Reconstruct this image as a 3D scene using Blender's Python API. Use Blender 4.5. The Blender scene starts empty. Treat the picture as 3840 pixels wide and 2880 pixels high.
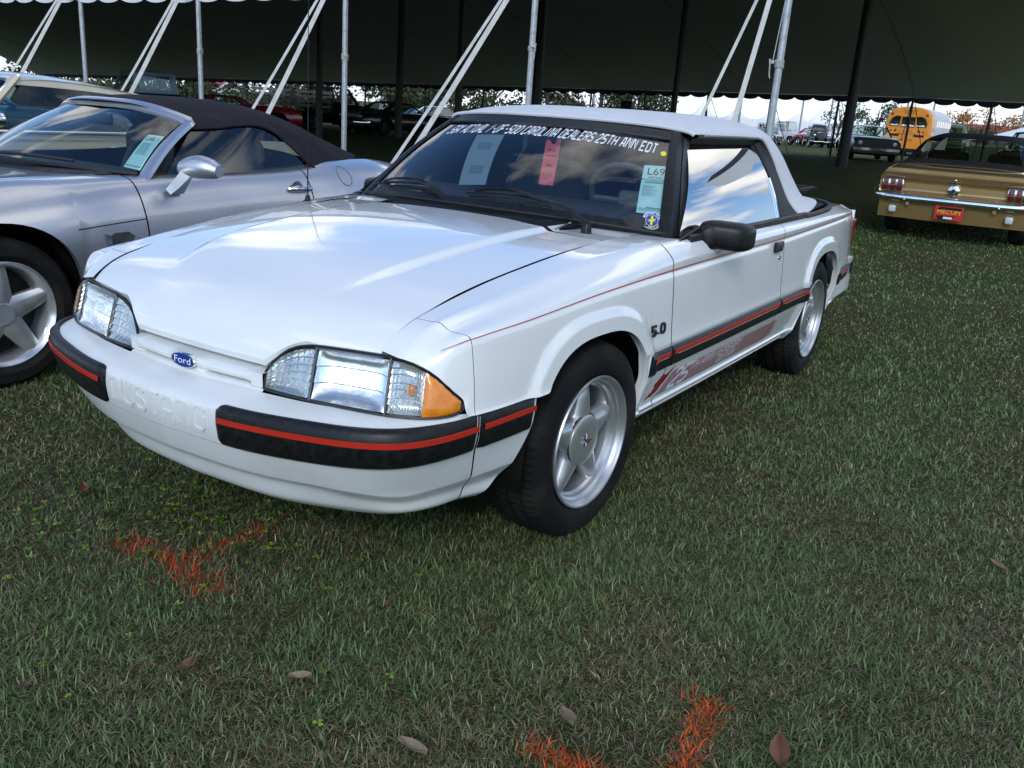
import bpy, math, random
import numpy as np
from mathutils import Vector, Matrix
random.seed(7); rng = np.random.default_rng(7)
scene = bpy.context.scene
COL = scene.collection
RAD = math.radians

# ---------------------------------------------------------------- camera
cam_data = bpy.data.cameras.new('camera')
cam = bpy.data.objects.new('camera', cam_data); COL.objects.link(cam)
cam_data.sensor_width = 36.0; cam_data.sensor_fit = 'HORIZONTAL'
cam_data.lens = 0.8695 * 36.0
cam_data.clip_start = 0.05; cam_data.clip_end = 3000
_ya, _pi, _ro = 3.6948, -0.2981, 0.0706
_f = Vector((math.cos(_pi)*math.cos(_ya), math.cos(_pi)*math.sin(_ya), math.sin(_pi)))
_r = _f.cross(Vector((0, 0, 1))).normalized(); _u = _r.cross(_f)
_c, _s = math.cos(_ro), math.sin(_ro)
_rt = _c*_r + _s*_u; _up = -_s*_r + _c*_u
m = Matrix((_rt, _up, -_f)).transposed().to_4x4()
m.translation = Vector((2.3842, 1.9856, 1.2952))
cam.matrix_world = m
scene.camera = cam

# ---------------------------------------------------------------- sky
SUN_EL, SUN_AZ = RAD(32), RAD(25)          # azimuth measured from +x towards +y
world = bpy.data.worlds.new('World'); scene.world = world; world.use_nodes = True
wt = world.node_tree; wt.nodes.clear()
def wn(t, **k):
    n = wt.nodes.new(t)
    for a, b in k.items(): setattr(n, a, b)
    return n
def wl(a, b): wt.links.new(a, b)
w_out = wn('ShaderNodeOutputWorld'); w_bg = wn('ShaderNodeBackground')
w_bg.inputs['Strength'].default_value = 0.10
w_sky = wn('ShaderNodeTexSky', sky_type='NISHITA', sun_disc=False)
w_sky.sun_elevation = SUN_EL; w_sky.sun_rotation = RAD(90) - SUN_AZ
w_sky.air_density = 1.0; w_sky.dust_density = 1.2; w_sky.ozone_density = 1.6
w_tc = wn('ShaderNodeTexCoord')
w_sep = wn('ShaderNodeSeparateXYZ'); wl(w_tc.outputs['Generated'], w_sep.inputs[0])
def wmath(op, a, b=None, c=None):
    n = wn('ShaderNodeMath', operation=op)
    for i, v in enumerate((a, b, c)):
        if v is None: continue
        if isinstance(v, (int, float)): n.inputs[i].default_value = v
        else: wl(v, n.inputs[i])
    return n.outputs[0]
zc = wmath('MAXIMUM', w_sep.outputs['Z'], 0.0)
den = wmath('ADD', zc, 0.30)
cx = wmath('DIVIDE', w_sep.outputs['X'], den); cy = wmath('DIVIDE', w_sep.outputs['Y'], den)
w_comb = wn('ShaderNodeCombineXYZ'); wl(cx, w_comb.inputs[0]); wl(cy, w_comb.inputs[1])
w_n1 = wn('ShaderNodeTexNoise'); w_n1.inputs['Scale'].default_value = 2.1
w_n1.inputs['Detail'].default_value = 9; w_n1.inputs['Roughness'].default_value = 0.52
w_n1.inputs['Distortion'].default_value = 0.25
w_map = wn('ShaderNodeMapping'); w_map.inputs['Location'].default_value = (0.6, 9.1, 5.7)
wl(w_comb.outputs[0], w_map.inputs[0]); wl(w_map.outputs[0], w_n1.inputs['Vector'])
w_r1 = wn('ShaderNodeValToRGB'); wl(w_n1.outputs['Fac'], w_r1.inputs[0])
w_r1.color_ramp.elements[0].position = 0.515; w_r1.color_ramp.elements[1].position = 0.60
w_n2 = wn('ShaderNodeTexNoise'); w_n2.inputs['Scale'].default_value = 4.0; w_n2.inputs['Detail'].default_value = 6
wl(w_map.outputs[0], w_n2.inputs['Vector'])
w_r2 = wn('ShaderNodeValToRGB'); wl(w_n2.outputs['Fac'], w_r2.inputs[0])
w_r2.color_ramp.elements[0].position = 0.3; w_r2.color_ramp.elements[1].position = 0.72
w_r2.color_ramp.elements[0].color = (4.8, 5.2, 5.8, 1); w_r2.color_ramp.elements[1].color = (15.5, 15.0, 14.0, 1)
w_mix = wn('ShaderNodeMixRGB'); wl(w_r1.outputs[0], w_mix.inputs[0])
w_sat = wn('ShaderNodeMixRGB', blend_type='MULTIPLY'); w_sat.inputs[0].default_value = 1.0
w_sat.inputs[2].default_value = (0.70, 1.04, 1.42, 1)
wl(w_sky.outputs[0], w_sat.inputs[1]); wl(w_sat.outputs[0], w_mix.inputs[1]); wl(w_r2.outputs[0], w_mix.inputs[2])
# pale haze towards the horizon
hz = wmath('POWER', wmath('SUBTRACT', 1.0, zc), 9.0)
w_hz = wn('ShaderNodeMixRGB'); wl(wmath('MULTIPLY', hz, 0.9), w_hz.inputs[0])
wl(w_mix.outputs[0], w_hz.inputs[1]); w_hz.inputs[2].default_value = (8.2, 8.8, 9.8, 1)
wl(w_hz.outputs[0], w_bg.inputs['Color']); wl(w_bg.outputs[0], w_out.inputs['Surface'])

# ---------------------------------------------------------------- sun (behind thin cloud)
sun_data = bpy.data.lights.new('sun', 'SUN'); sun_data.energy = 0.7; sun_data.angle = RAD(14)
sun_data.color = (1.0, 0.95, 0.88)
sun = bpy.data.objects.new('sun', sun_data); COL.objects.link(sun)
_sd = Vector((math.cos(SUN_EL)*math.cos(SUN_AZ), math.cos(SUN_EL)*math.sin(SUN_AZ), math.sin(SUN_EL)))
sun.rotation_euler = (-_sd).to_track_quat('-Z', 'Y').to_euler()

vs = scene.view_settings
vs.view_transform = 'Standard'; vs.look = 'None'; vs.exposure = 0.55; vs.gamma = 1.0; vs.use_curve_mapping = False
scene.cycles.max_bounces = 8; scene.cycles.transparent_max_bounces = 16
scene.cycles.caustics_reflective = False; scene.cycles.caustics_refractive = False
# ================================================================ helpers
def mk(name, V, F, mat=None, parent=None, smooth=True, angle=40):
    me = bpy.data.meshes.new(name)
    me.from_pydata([tuple(map(float, v)) for v in V], [], [tuple(map(int, f)) for f in F])
    if mat: me.materials.append(mat)
    if smooth:
        me.polygons.foreach_set('use_smooth', [True]*len(me.polygons))
        try: me.set_sharp_from_angle(angle=RAD(angle))
        except Exception: pass
    me.update()
    o = bpy.data.objects.new(name, me); COL.objects.link(o)
    if parent: o.parent = parent
    return o
def thing(name, label, cat, loc=(0, 0, 0), rz=0.0, group=None):
    o = bpy.data.objects.new(name, None); COL.objects.link(o)
    o.empty_display_size = 0.1
    o.location = loc; o.rotation_euler = (0, 0, rz)
    tag(o, label, cat, group); return o
def tag(o, label, cat, group=None):
    o['label'] = label; o['category'] = cat
    if group: o['group'] = group
    return o
def copy_tree(o, parent=None):
    c = o.copy(); COL.objects.link(c)
    if parent: c.parent = parent
    for ch in list(o.children): copy_tree(ch, c)
    return c

def gridf(nu, nv, cu=False, cv=False):
    F = []
    for i in range(nu if cu else nu-1):
        for j in range(nv if cv else nv-1):
            a = i*nv+j; b = ((i+1) % nu)*nv+j; c = ((i+1) % nu)*nv+(j+1) % nv; d = i*nv+(j+1) % nv
            F.append((a, b, c, d))
    return F
class MB:
    def __init__(s): s.V = []; s.F = []
    def add(s, V, F):
        n = len(s.V); s.V += [tuple(v) for v in V]; s.F += [tuple(i+n for i in f) for f in F]; return s
    def grid(s, P, cu=False, cv=False):
        P = np.asarray(P, float); nu, nv = P.shape[:2]
        return s.add(P.reshape(-1, 3), gridf(nu, nv, cu, cv))
    def box(s, c, d, M=None):
        x, y, z = [k/2 for k in d]
        V = np.array([(-x,-y,-z),(x,-y,-z),(x,y,-z),(-x,y,-z),(-x,-y,z),(x,-y,z),(x,y,z),(-x,y,z)])
        if M is not None: V = V @ np.array(M).T
        return s.add(V+np.array(c), [(0,3,2,1),(4,5,6,7),(0,1,5,4),(1,2,6,5),(2,3,7,6),(3,0,4,7)])
    def rbox(s, c, d, r=.01, M=None, p=6, n=10):
        # rounded box (superellipsoid-like): rounded in all directions
        x, y, z = [k/2 for k in d]; r = min(r, x, y, z)
        th = np.linspace(0, 2*np.pi, 4*n, endpoint=False); ph = np.linspace(-np.pi/2, np.pi/2, 2*n)
        P = []
        for a in th:
            row = []
            for b in ph:
                v = np.array([math.cos(b)*math.cos(a), math.cos(b)*math.sin(a), math.sin(b)])
                core = np.array([x-r, y-r, z-r])
                sg = np.sign(np.where(np.abs(v) < 1e-9, 1e-9, v))
                row.append(sg*core + v*r)
            P.append(row)
        P = np.array(P)
        if M is not None: P = P @ np.array(M).T
        return s.grid(P+np.array(c), cu=True)
    def tube(s, pts, r, n=8, cap=True, closed=False):
        pts = [np.array(p, float) for p in pts]; N = len(pts)
        rr = r if hasattr(r, '__len__') else [r]*N
        ts = []
        for i in range(N):
            a = pts[(i-1) % N if closed else max(i-1, 0)]; b = pts[(i+1) % N if closed else min(i+1, N-1)]
            t = b-a; ts.append(t/(np.linalg.norm(t)+1e-12))
        ref = np.array([0, 0, 1.]) if abs(ts[0][2]) < .9 else np.array([1., 0, 0])
        nrm = np.cross(ts[0], ref); nrm /= np.linalg.norm(nrm)
        P = []
        for i in range(N):
            nrm = nrm - ts[i]*np.dot(nrm, ts[i]); nrm /= np.linalg.norm(nrm)+1e-12
            bi = np.cross(ts[i], nrm)
            P.append([pts[i]+rr[i]*(math.cos(a)*nrm+math.sin(a)*bi) for a in np.linspace(0, 2*np.pi, n, endpoint=False)])
        base = len(s.V); s.grid(P, cu=closed, cv=True)
        if cap and not closed:
            s.F.append(tuple(base+k for k in range(n))[::-1]); s.F.append(tuple(base+(N-1)*n+k for k in range(n)))
        return s
    def lathe(s, prof, n=48, axis='y', c=(0, 0, 0), close=False):
        # prof: list of (radius, along)
        P = []
        for a in np.linspace(0, 2*np.pi, n, endpoint=False):
            row = []
            for r, h in prof:
                u, v = r*math.cos(a), r*math.sin(a)
                row.append({'y': (u, h, v), 'z': (u, v, h), 'x': (h, u, v)}[axis])
            P.append(row)
        return s.grid(np.array(P)+np.array(c), cu=True, cv=close)
    def prism(s, poly, d, f):
        # poly 2D outline; f(u,v,w) -> xyz for w in (0,d)
        n = len(poly)
        V = [f(u, v, 0) for u, v in poly]+[f(u, v, d) for u, v in poly]
        F = [tuple(range(n))[::-1], tuple(range(n, 2*n))]+[(i, (i+1) % n, n+(i+1) % n, n+i) for i in range(n)]
        return s.add(V, F)
    def sweep(s, path, sec, up=(0, 0, 1), cap=True):
        # sweep closed 2D section (a along side, b along up) on path
        path = [np.array(p, float) for p in path]; N = len(path); up = np.array(up, float); P = []
        secs = sec if isinstance(sec[0][0], (list, tuple, np.ndarray)) else [sec]*N
        for i in range(N):
            t = path[min(i+1, N-1)]-path[max(i-1, 0)]; t /= np.linalg.norm(t)+1e-12
            sd = np.cross(t, up); sd /= np.linalg.norm(sd)+1e-12; u2 = np.cross(sd, t)
            P.append([path[i]+a*sd+b*u2 for a, b in secs[i]])
        n = len(secs[0]); base = len(s.V); s.grid(P, cv=True)
        if cap:
            s.F.append(tuple(base+k for k in range(n))[::-1]); s.F.append(tuple(base+(N-1)*n+k for k in range(n)))
        return s
    def build(s, name, mat, parent=None, smooth=True, angle=40):
        return mk(name, s.V, s.F, mat, parent, smooth, angle)
def patch(name, P, mat, parent=None, cu=False, cv=False, angle=40):
    return MB().grid(P, cu, cv).build(name, mat, parent, True, angle)

_CRC = {}
def crw(n, us):
    """Catmull-Rom weight matrix for n control points at params us (0..n-1), linear end extrapolation"""
    us = np.clip(np.asarray(us, float), 0, n-1); key = (n, us.tobytes())
    if key in _CRC: return _CRC[key]
    W = np.zeros((len(us), n))
    for r, u in enumerate(us):
        i = min(int(u), n-2); t = u-i
        w = (-.5*t+t*t-.5*t**3, 1-2.5*t*t+1.5*t**3, .5*t+2*t*t-1.5*t**3, -.5*t*t+.5*t**3)
        for k, wk in zip((i-1, i, i+1, i+2), w):
            if k < 0: W[r, 0] += 2*wk; W[r, 1] -= wk
            elif k > n-1: W[r, n-1] += 2*wk; W[r, n-2] -= wk
            else: W[r, k] += wk
    _CRC[key] = W
    return W
def cr(pts, n):
    pts = np.asarray(pts, float); return crw(len(pts), np.linspace(0, len(pts)-1, n)) @ pts
def net(N, us, ss):
    N = np.asarray(N, float); A = crw(N.shape[0], us); B = crw(N.shape[1], ss)
    return np.einsum('ik,ksd,js->ijd', A, N, B)
def pcf(pts):
    """monotone cubic interpolation through (x,y) pairs"""
    pts = sorted(pts); X = np.array([p[0] for p in pts], float); Y = np.array([p[1] for p in pts], float)
    h = np.diff(X); d = np.diff(Y)/h; m = np.zeros(len(X)); m[0], m[-1] = d[0], d[-1]
    for i in range(1, len(X)-1):
        m[i] = 0 if d[i-1]*d[i] <= 0 else (h[i-1]+h[i])*3/((2*h[i]+h[i-1])/d[i-1]+(h[i]+2*h[i-1])/d[i])
    def f(x):
        x = np.asarray(x, float); xx = np.clip(x, X[0], X[-1])
        i = np.clip(np.searchsorted(X, xx)-1, 0, len(X)-2); t = (xx-X[i])/h[i]
        return ((2*t**3-3*t**2+1)*Y[i]+(t**3-2*t**2+t)*h[i]*m[i]+(-2*t**3+3*t**2)*Y[i+1]+(t**3-t**2)*h[i]*m[i+1])
    return f
def sst(a, b, x):
    t = np.clip((np.asarray(x, float)-a)/(b-a), 0, 1); return t*t*(3-2*t)
def lerp(a, b, t): return a+(b-a)*t

# ---- a stroke alphabet on a 4 x 6 cell
GL = {'a':['00 05 16 36 45 40','02 42'],'0':['10 30 41 45 36 16 05 01 10'],'1':['04 16 10'],'2':['05 16 36 45 44 01 00 40'],'5':['00 30 41 42 33 03 06 46'],
 '6':['45 36 16 05 01 10 30 41 42 33 03'],'9':['01 10 30 41 45 36 16 05 04 13 43'],'K':['00 06','46 03 40'],'A':['00 16 36 40','02 42'],'C':['41 30 10 01 05 16 36 45'],
 'T':['06 46','26 20'],'U':['06 01 10 30 41 46'],'L':['06 00 40'],'O':['10 30 41 45 36 16 05 01 10'],'F':['00 06 46','03 33'],
 'R':['00 06 36 45 44 33 03','23 40'],'I':['10 16'],'N':['00 06 16 40 46'],'D':['00 06 36 45 41 30 00'],'E':['40 00 06 46','03 33'],
 'S':['01 10 30 41 42 33 13 04 05 16 36 45'],'H':['00 06','40 46','03 43'],'-':['13 33'],'M':['00 05 16 36 45 40','26 20'],'G':['33 43 41 30 10 01 05 16 36 45'],
 'V':['06 20 46'],'Y':['06 23 46','23 20'],'.':['10 11'],'n':['00 06 36 45 40'],'m':['00 06 36 45 40','26 20']}
def stroke2d(pts, w):
    P = [np.array(p, float) for p in pts]; L = []; Rr = []
    for i, p in enumerate(P):
        a = P[i-1] if i > 0 else None; b = P[i+1] if i < len(P)-1 else None
        if a is None: t = (b-p)/np.linalg.norm(b-p); n = np.array([-t[1], t[0]]); k = 1
        elif b is None: t = (p-a)/np.linalg.norm(p-a); n = np.array([-t[1], t[0]]); k = 1
        else:
            t1 = (p-a)/np.linalg.norm(p-a); t2 = (b-p)/np.linalg.norm(b-p)
            n = np.array([-(t1+t2)[1], (t1+t2)[0]]); nn = np.linalg.norm(n)
            n = n/nn if nn > 1e-6 else np.array([-t1[1], t1[0]]); k = min(1/max(abs(np.dot(n, [-t1[1], t1[0]])), .35), 2)
        L.append(p+n*w/2*k); Rr.append(p-n*w/2*k)
    return L, Rr
def stroke_text(txt, h, w, adv=5.6, shear=0.0, xs=1.0):
    """returns list of (V2,F) strips in 2D, origin lower left"""
    sc = h/6.0; out = []; x = 0.0
    for ch in txt:
        if ch == ' ': x += adv*.55; continue
        for st in GL.get(ch, []):
            pts = [(float(a[0]), float(a[1])) for a in st.split()]
            L, Rr = stroke2d([((px*xs+x)*sc+shear*py*sc, py*sc) for px, py in pts], w)
            V = []; 
            for a, b in zip(L, Rr): V += [a, b]
            F = [(2*i, 2*i+1, 2*i+3, 2*i+2) for i in range(len(L)-1)]
            out.append((V, F))
        x += adv*xs if ch not in '1I.' else adv*.72*xs
    return out, x*sc
def text_flat(txt, size=1.0, ex=0.0):
    cu = bpy.data.curves.new('t', 'FONT'); cu.body = txt; cu.size = size; cu.extrude = ex
    cu.align_x = 'CENTER'; cu.align_y = 'CENTER'; cu.resolution_u = 3
    ob = bpy.data.objects.new('t', cu); COL.objects.link(ob)
    dg = bpy.context.evaluated_depsgraph_get(); me = bpy.data.meshes.new_from_object(ob.evaluated_get(dg))
    V = [tuple(v.co) for v in me.vertices]; F = [tuple(p.vertices) for p in me.polygons]
    bpy.data.objects.remove(ob); bpy.data.curves.remove(cu); bpy.data.meshes.remove(me)
    return V, F

# ================================================================ materials
def mat(name, col, rough=.5, metal=0., spec=.5, coat=0., crough=.03, var=None, bump=None, emit=None, trans=0, ior=1.5, sss=0):
    ma = bpy.data.materials.new(name); ma.use_nodes = True; nt = ma.node_tree
    b = nt.nodes['Principled BSDF']
    b.inputs['Base Color'].default_value = (*col, 1); b.inputs['Roughness'].default_value = rough
    b.inputs['Metallic'].default_value = metal; b.inputs['Specular IOR Level'].default_value = spec
    b.inputs['Coat Weight'].default_value = coat; b.inputs['Coat Roughness'].default_value = crough
    b.inputs['Transmission Weight'].default_value = trans; b.inputs['IOR'].default_value = ior
    tc = nt.nodes.new('ShaderNodeTexCoord')
    if var:            # (scale, second colour, low, high)
        n = nt.nodes.new('ShaderNodeTexNoise'); n.inputs['Scale'].default_value = var[0]; n.inputs['Detail'].default_value = 6
        nt.links.new(tc.outputs['Object'], n.inputs['Vector'])
        r = nt.nodes.new('ShaderNodeValToRGB'); nt.links.new(n.outputs['Fac'], r.inputs[0])
        r.color_ramp.elements[0].position = var[2]; r.color_ramp.elements[1].position = var[3]
        r.color_ramp.elements[0].color = (*col, 1); r.color_ramp.elements[1].color = (*var[1], 1)
        nt.links.new(r.outputs[0], b.inputs['Base Color'])
    if bump:           # (scale, strength, distance)
        n = nt.nodes.new('ShaderNodeTexNoise'); n.inputs['Scale'].default_value = bump[0]; n.inputs['Detail'].default_value = 5
        nt.links.new(tc.outputs['Object'], n.inputs['Vector'])
        bp = nt.nodes.new('ShaderNodeBump'); bp.inputs['Strength'].default_value = bump[1]; bp.inputs['Distance'].default_value = bump[2]
        nt.links.new(n.outputs['Fac'], bp.inputs['Height']); nt.links.new(bp.outputs[0], b.inputs['Normal'])
    if emit: b.inputs['Emission Color'].default_value = (*emit[0], 1); b.inputs['Emission Strength'].default_value = emit[1]
    return ma
def glass(name, tint, r0=.07, rough=0.0, flute=None):
    ma = bpy.data.materials.new(name); ma.use_nodes = True; nt = ma.node_tree; nt.nodes.clear()
    N = nt.nodes.new; L = nt.links.new
    out = N('ShaderNodeOutputMaterial'); mx = N('ShaderNodeMixShader'); tr = N('ShaderNodeBsdfTransparent'); gl = N('ShaderNodeBsdfGlossy')
    tr.inputs[0].default_value = (*tint, 1); gl.inputs['Roughness'].default_value = rough; gl.inputs[0].default_value = (1, 1, 1, 1)
    ge = N('ShaderNodeNewGeometry'); d = N('ShaderNodeVectorMath'); d.operation = 'DOT_PRODUCT'
    L(ge.outputs['Normal'], d.inputs[0]); L(ge.outputs['Incoming'], d.inputs[1])
    def mt(op, a, b):
        n = N('ShaderNodeMath'); n.operation = op
        for i, v in enumerate((a, b)):
            if v is None: continue
            if isinstance(v, (int, float)): n.inputs[i].default_value = v
            else: L(v, n.inputs[i])
        return n.outputs[0]
    c = mt('ABSOLUTE', d.outputs['Value'], None); p = mt('POWER', mt('SUBTRACT', 1.0, c), 5.0)
    fac = mt('ADD', mt('MULTIPLY', p, 1-r0), r0)
    L(fac, mx.inputs[0]); L(tr.outputs[0], mx.inputs[1]); L(gl.outputs[0], mx.inputs[2]); L(mx.outputs[0], out.inputs[0])
    if flute:          # moulded ribs: (axis coordinate index, scale, strength)
        tc = N('ShaderNodeTexCoord'); w = N('ShaderNodeTexWave'); w.inputs['Scale'].default_value = flute[1]
        w.bands_direction = flute[0]; L(tc.outputs['Object'], w.inputs['Vector'])
        bp = N('ShaderNodeBump'); bp.inputs['Strength'].default_value = flute[2]; bp.inputs['Distance'].default_value = .003
        L(w.outputs['Fac'], bp.inputs['Height']); L(bp.outputs[0], gl.inputs['Normal'])
    return ma
WHITE_PAINT = mat('white_paint', (.86, .87, .86), .22, coat=1, crough=.012, var=(3.5, (.82, .83, .82), .45, .75))
WHITE_PLASTIC = mat('white_bumper_paint', (.78, .79, .77), .42, coat=.55, crough=.12, var=(6, (.70, .70, .66), .5, .8))
BLACK_TRIM = mat('black_trim', (.006, .006, .007), .40, spec=.32, var=(60, (.016, .016, .017), .4, .7))
BLACK_RUBBER = mat('black_rubber', (.012, .012, .013), .62, bump=(220, .25, .002))
FADED_TRIM = mat('faded_black_trim', (.022, .022, .023), .5, var=(24, (.055, .052, .048), .4, .75))
RED_STRIPE = mat('red_stripe', (.48, .025, .012), .35, coat=.3)
RED_PIN = mat('red_pinstripe', (.42, .03, .03), .4)
TYRE = mat('tyre_rubber', (.006, .006, .0065), .78, spec=.22, var=(7, (.022, .020, .017), .45, .72), bump=(120, .2, .002))
ALLOY = mat('alloy', (.52, .53, .54), .34, metal=.75, coat=.4, crough=.1, var=(9, (.44, .45, .45), .45, .8))
DARK_METAL = mat('dark_metal', (.03, .03, .032), .6, metal=.6, var=(30, (.06, .05, .045), .4, .7))
CHROME = mat('chrome', (.82, .83, .85), .07, metal=1, var=(6, (.70, .71, .73), .4, .8))
VOID = mat('dark_underside', (.005, .005, .005), .95, spec=.05, var=(8, (.012, .011, .010), .4, .7))
INTERIOR = mat('dark_interior', (.02, .021, .024), .7, var=(20, (.035, .036, .04), .4, .7))
CLOTH_TOP = mat('white_soft_top', (.66, .67, .70), .62, spec=.35, bump=(400, .12, .0015), var=(5, (.60, .61, .64), .4, .8))
GLASS = glass('window_glass', (.78, .86, .85), .10)
GLASS_DK = glass('tinted_side_glass', (.16, .19, .19), .50)
LENS = glass('lamp_lens', (.93, .95, .95), .05, 0.03)
LENS_FINE = glass('ribbed_lamp_lens', (.90, .91, .86), .05, 0.04)
AMBER = mat('amber_lens', (.85, .27, .015), .12, coat=.8, bump=(160, .4, .003), var=(30, (.75, .20, .01), .4, .7))
REFLECTOR = mat('lamp_reflector', (.88, .90, .93), .22, metal=.85, var=(18, (.74, .77, .82), .4, .7), bump=(30, .35, .006))
RED_LENS = mat('red_lens', (.22, .008, .008), .12, coat=.8, var=(40, (.30, .02, .015), .4, .7))
PAPER_PINK = mat('pink_card', (.85, .13, .19), .7, var=(30, (.80, .11, .17), .4, .7))
PAPER_CYAN = mat('pale_cyan_sheet', (.42, .70, .72), .6, var=(30, (.45, .74, .75), .4, .7))
INK = mat('printed_ink', (.012, .02, .03), .7)
WHITE_INK = mat('white_lettering', (.82, .83, .85), .6)
GREY_INK = mat('grey_print', (.16, .26, .28), .7)
# ================================================================ ground, tent, far background
def gz_(x, y):
    k = 1-math.exp(-max(0.0, -x-3.0)/12.0)
    return .36*k+.022*min(0.0, y+5.0)*k if x > -45 else .36*k+.022*max(min(0.0, y+5.0), -60)*k
def ground_mat():
    ma = bpy.data.materials.new('mown_grass_ground'); ma.use_nodes = True; nt = ma.node_tree; b = nt.nodes['Principled BSDF']
    N, L = nt.nodes.new, nt.links.new
    tc = N('ShaderNodeTexCoord')
    def noise(sc, det=6, ro=.6):
        n = N('ShaderNodeTexNoise'); n.inputs['Scale'].default_value = sc; n.inputs['Detail'].default_value = det; n.inputs['Roughness'].default_value = ro
        L(tc.outputs['Object'], n.inputs['Vector']); return n.outputs['Fac']
    def ramp(f, *st):
        r = N('ShaderNodeValToRGB'); L(f, r.inputs[0]); e = r.color_ramp.elements
        while len(e) < len(st): e.new(.5)
        for q, (p, c) in zip(e, st): q.position = p; q.color = (*c, 1)
        return r.outputs[0]
    fine = ramp(noise(150, 10, .8), (.30, (.020, .026, .010)), (.45, (.055, .070, .022)), (.56, (.090, .105, .035)), (.66, (.15, .13, .065)), (.78, (.28, .23, .13)))
    big = ramp(noise(1.3, 5), (.38, (.75, .85, .72)), (.62, (1.15, 1.08, .95)))
    mid = ramp(noise(6, 5), (.52, (0, 0, 0)), (.72, (1, 1, 1)))
    mx = N('ShaderNodeMixRGB'); L(mid, mx.inputs[0]); L(fine, mx.inputs[1]); mx.inputs[2].default_value = (.16, .125, .075, 1)
    m2 = N('ShaderNodeMath'); m2.operation = 'MULTIPLY'; L(mid, m2.inputs[0]); m2.inputs[1].default_value = .30; L(m2.outputs[0], mx.inputs[0])
    mu = N('ShaderNodeMixRGB'); mu.blend_type = 'MULTIPLY'; mu.inputs[0].default_value = 1; L(mx.outputs[0], mu.inputs[1]); L(big, mu.inputs[2])
    L(mu.outputs[0], b.inputs['Base Color']); b.inputs['Roughness'].default_value = .95; b.inputs['Specular IOR Level'].default_value = .15
    bp_ = N('ShaderNodeBump'); bp_.inputs['Strength'].default_value = .9; bp_.inputs['Distance'].default_value = .04; L(noise(110, 10, .85), bp_.inputs['Height']); L(bp_.outputs[0], b.inputs['Normal'])
    return ma
def axis_pts():
    a = np.concatenate([-np.geomspace(900, 12, 26), np.linspace(-11, 6, 35), np.geomspace(7, 400, 14)]); return a
gx, gy = axis_pts(), axis_pts()
gV = [(x, y, gz_(x, y)) for x in gx for y in gy]
gr_ = mk('ground', gV, gridf(len(gx), len(gy)), ground_mat(), None, True, 180); gr_['kind'] = 'structure'

def tent_mat():
    ma = mat('tent_vinyl_black_lined', (.05, .052, .06), .8, spec=.2, bump=(2.2, .6, .04)); nt = ma.node_tree; b = nt.nodes['Principled BSDF']; N, L = nt.nodes.new, nt.links.new
    ge = N('ShaderNodeNewGeometry'); mc = N('ShaderNodeMixRGB'); L(ge.outputs['Backfacing'], mc.inputs[0]); mc.inputs[1].default_value = (.70, .71, .71, 1); mc.inputs[2].default_value = (.030, .021, .050, 1); L(mc.outputs[0], b.inputs['Base Color'])
    tr = N('ShaderNodeBsdfTranslucent'); tr.inputs[0].default_value = (.45, .50, .78, 1); mx = N('ShaderNodeMixShader'); mx.inputs[0].default_value = .0045
    L(b.outputs[0], mx.inputs[1]); L(tr.outputs[0], mx.inputs[2]); L(mx.outputs[0], nt.nodes['Material Output'].inputs[0]); return ma
TENT_IN = tent_mat()
TENT_OUT = mat('white_tent_vinyl', (.72, .73, .72), .45, bump=(5, .3, .02))
POLE = mat('galvanised_pole', (.48, .50, .52), .38, metal=.55, bump=(60, .25, .002), var=(22, (.34, .35, .36), .42, .72))
STRAP = mat('pale_webbing', (.62, .61, .57), .8, bump=(300, .4, .002), var=(9, (.46, .45, .42), .4, .8))
ROPE = mat('grey_white_rope', (.56, .55, .52), .9, bump=(260, .8, .004), var=(60, (.38, .37, .35), .4, .7))
DARKPOLE = mat('dark_painted_pole', (.020, .018, .015), .6, var=(12, (.045, .035, .026), .4, .7))
XN, XF = -7.40, -39.5
def far_h(y): return 2.92+.0218*min(0.0, y+5.0)
tent = thing('marquee_tent', 'long marquee tent with black lining and scalloped edges above the parked cars', 'tent', (XN, -1.06, 0))
tl = np.array(tent.location)
def tp(p): return np.array(p)-np.array([XN, -1.06, 0])
ys = np.linspace(2.15, -70, 80); P = []
for y in ys:
    row = []
    for t in np.linspace(0, 1, 24):
        x = lerp(XN, XF, t); z = lerp(2.83+.013*max(0.0, y+10.5), far_h(y), t)+3.1*math.sin(math.pi*t)**.85+.05*math.sin(y*2.06)*math.sin(math.pi*t)
        row.append(tp((x, y, z)))
    P.append(row)
patch('roof_lining', P, TENT_IN, tent)
for k in range(0, len(P), 8):     # welded seams between the roof panels
    MB().tube([q-np.array([0, 0, .012]) for q in P[k]], .006, 4).build('roof_seam', TENT_IN, tent)
def valance(name, x, zf, y0, y1, period, drop, hgt, m_, dx):
    V = []; F = []; n = int(abs(y1-y0)/period*10)
    for k in range(n+1):
        y = lerp(y0, y1, k/n); q = ((y-y0)/period) % 1.0
        s_ = math.sqrt(max(0.0, 1-(2*abs(q)-1)**2))
        V += [tp((x+dx, y, zf(y))), tp((x+dx+.012*math.sin(y*5), y, zf(y)-hgt-drop*s_))]
    F = [(2*k, 2*k+1, 2*k+3, 2*k+2) for k in range(n)]
    return mk(name, V, F, m_, tent, True)
valance('near_valance', XN, lambda y: 2.84+.013*max(0.0, y+10.5), 2.15, -70, .62, .085, .215, TENT_OUT, .03)
valance('far_valance', XF, far_h, 2.15, -70, .82, .16, .10, mat('black_valance', (.02, .021, .025), .8), -.03)
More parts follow.
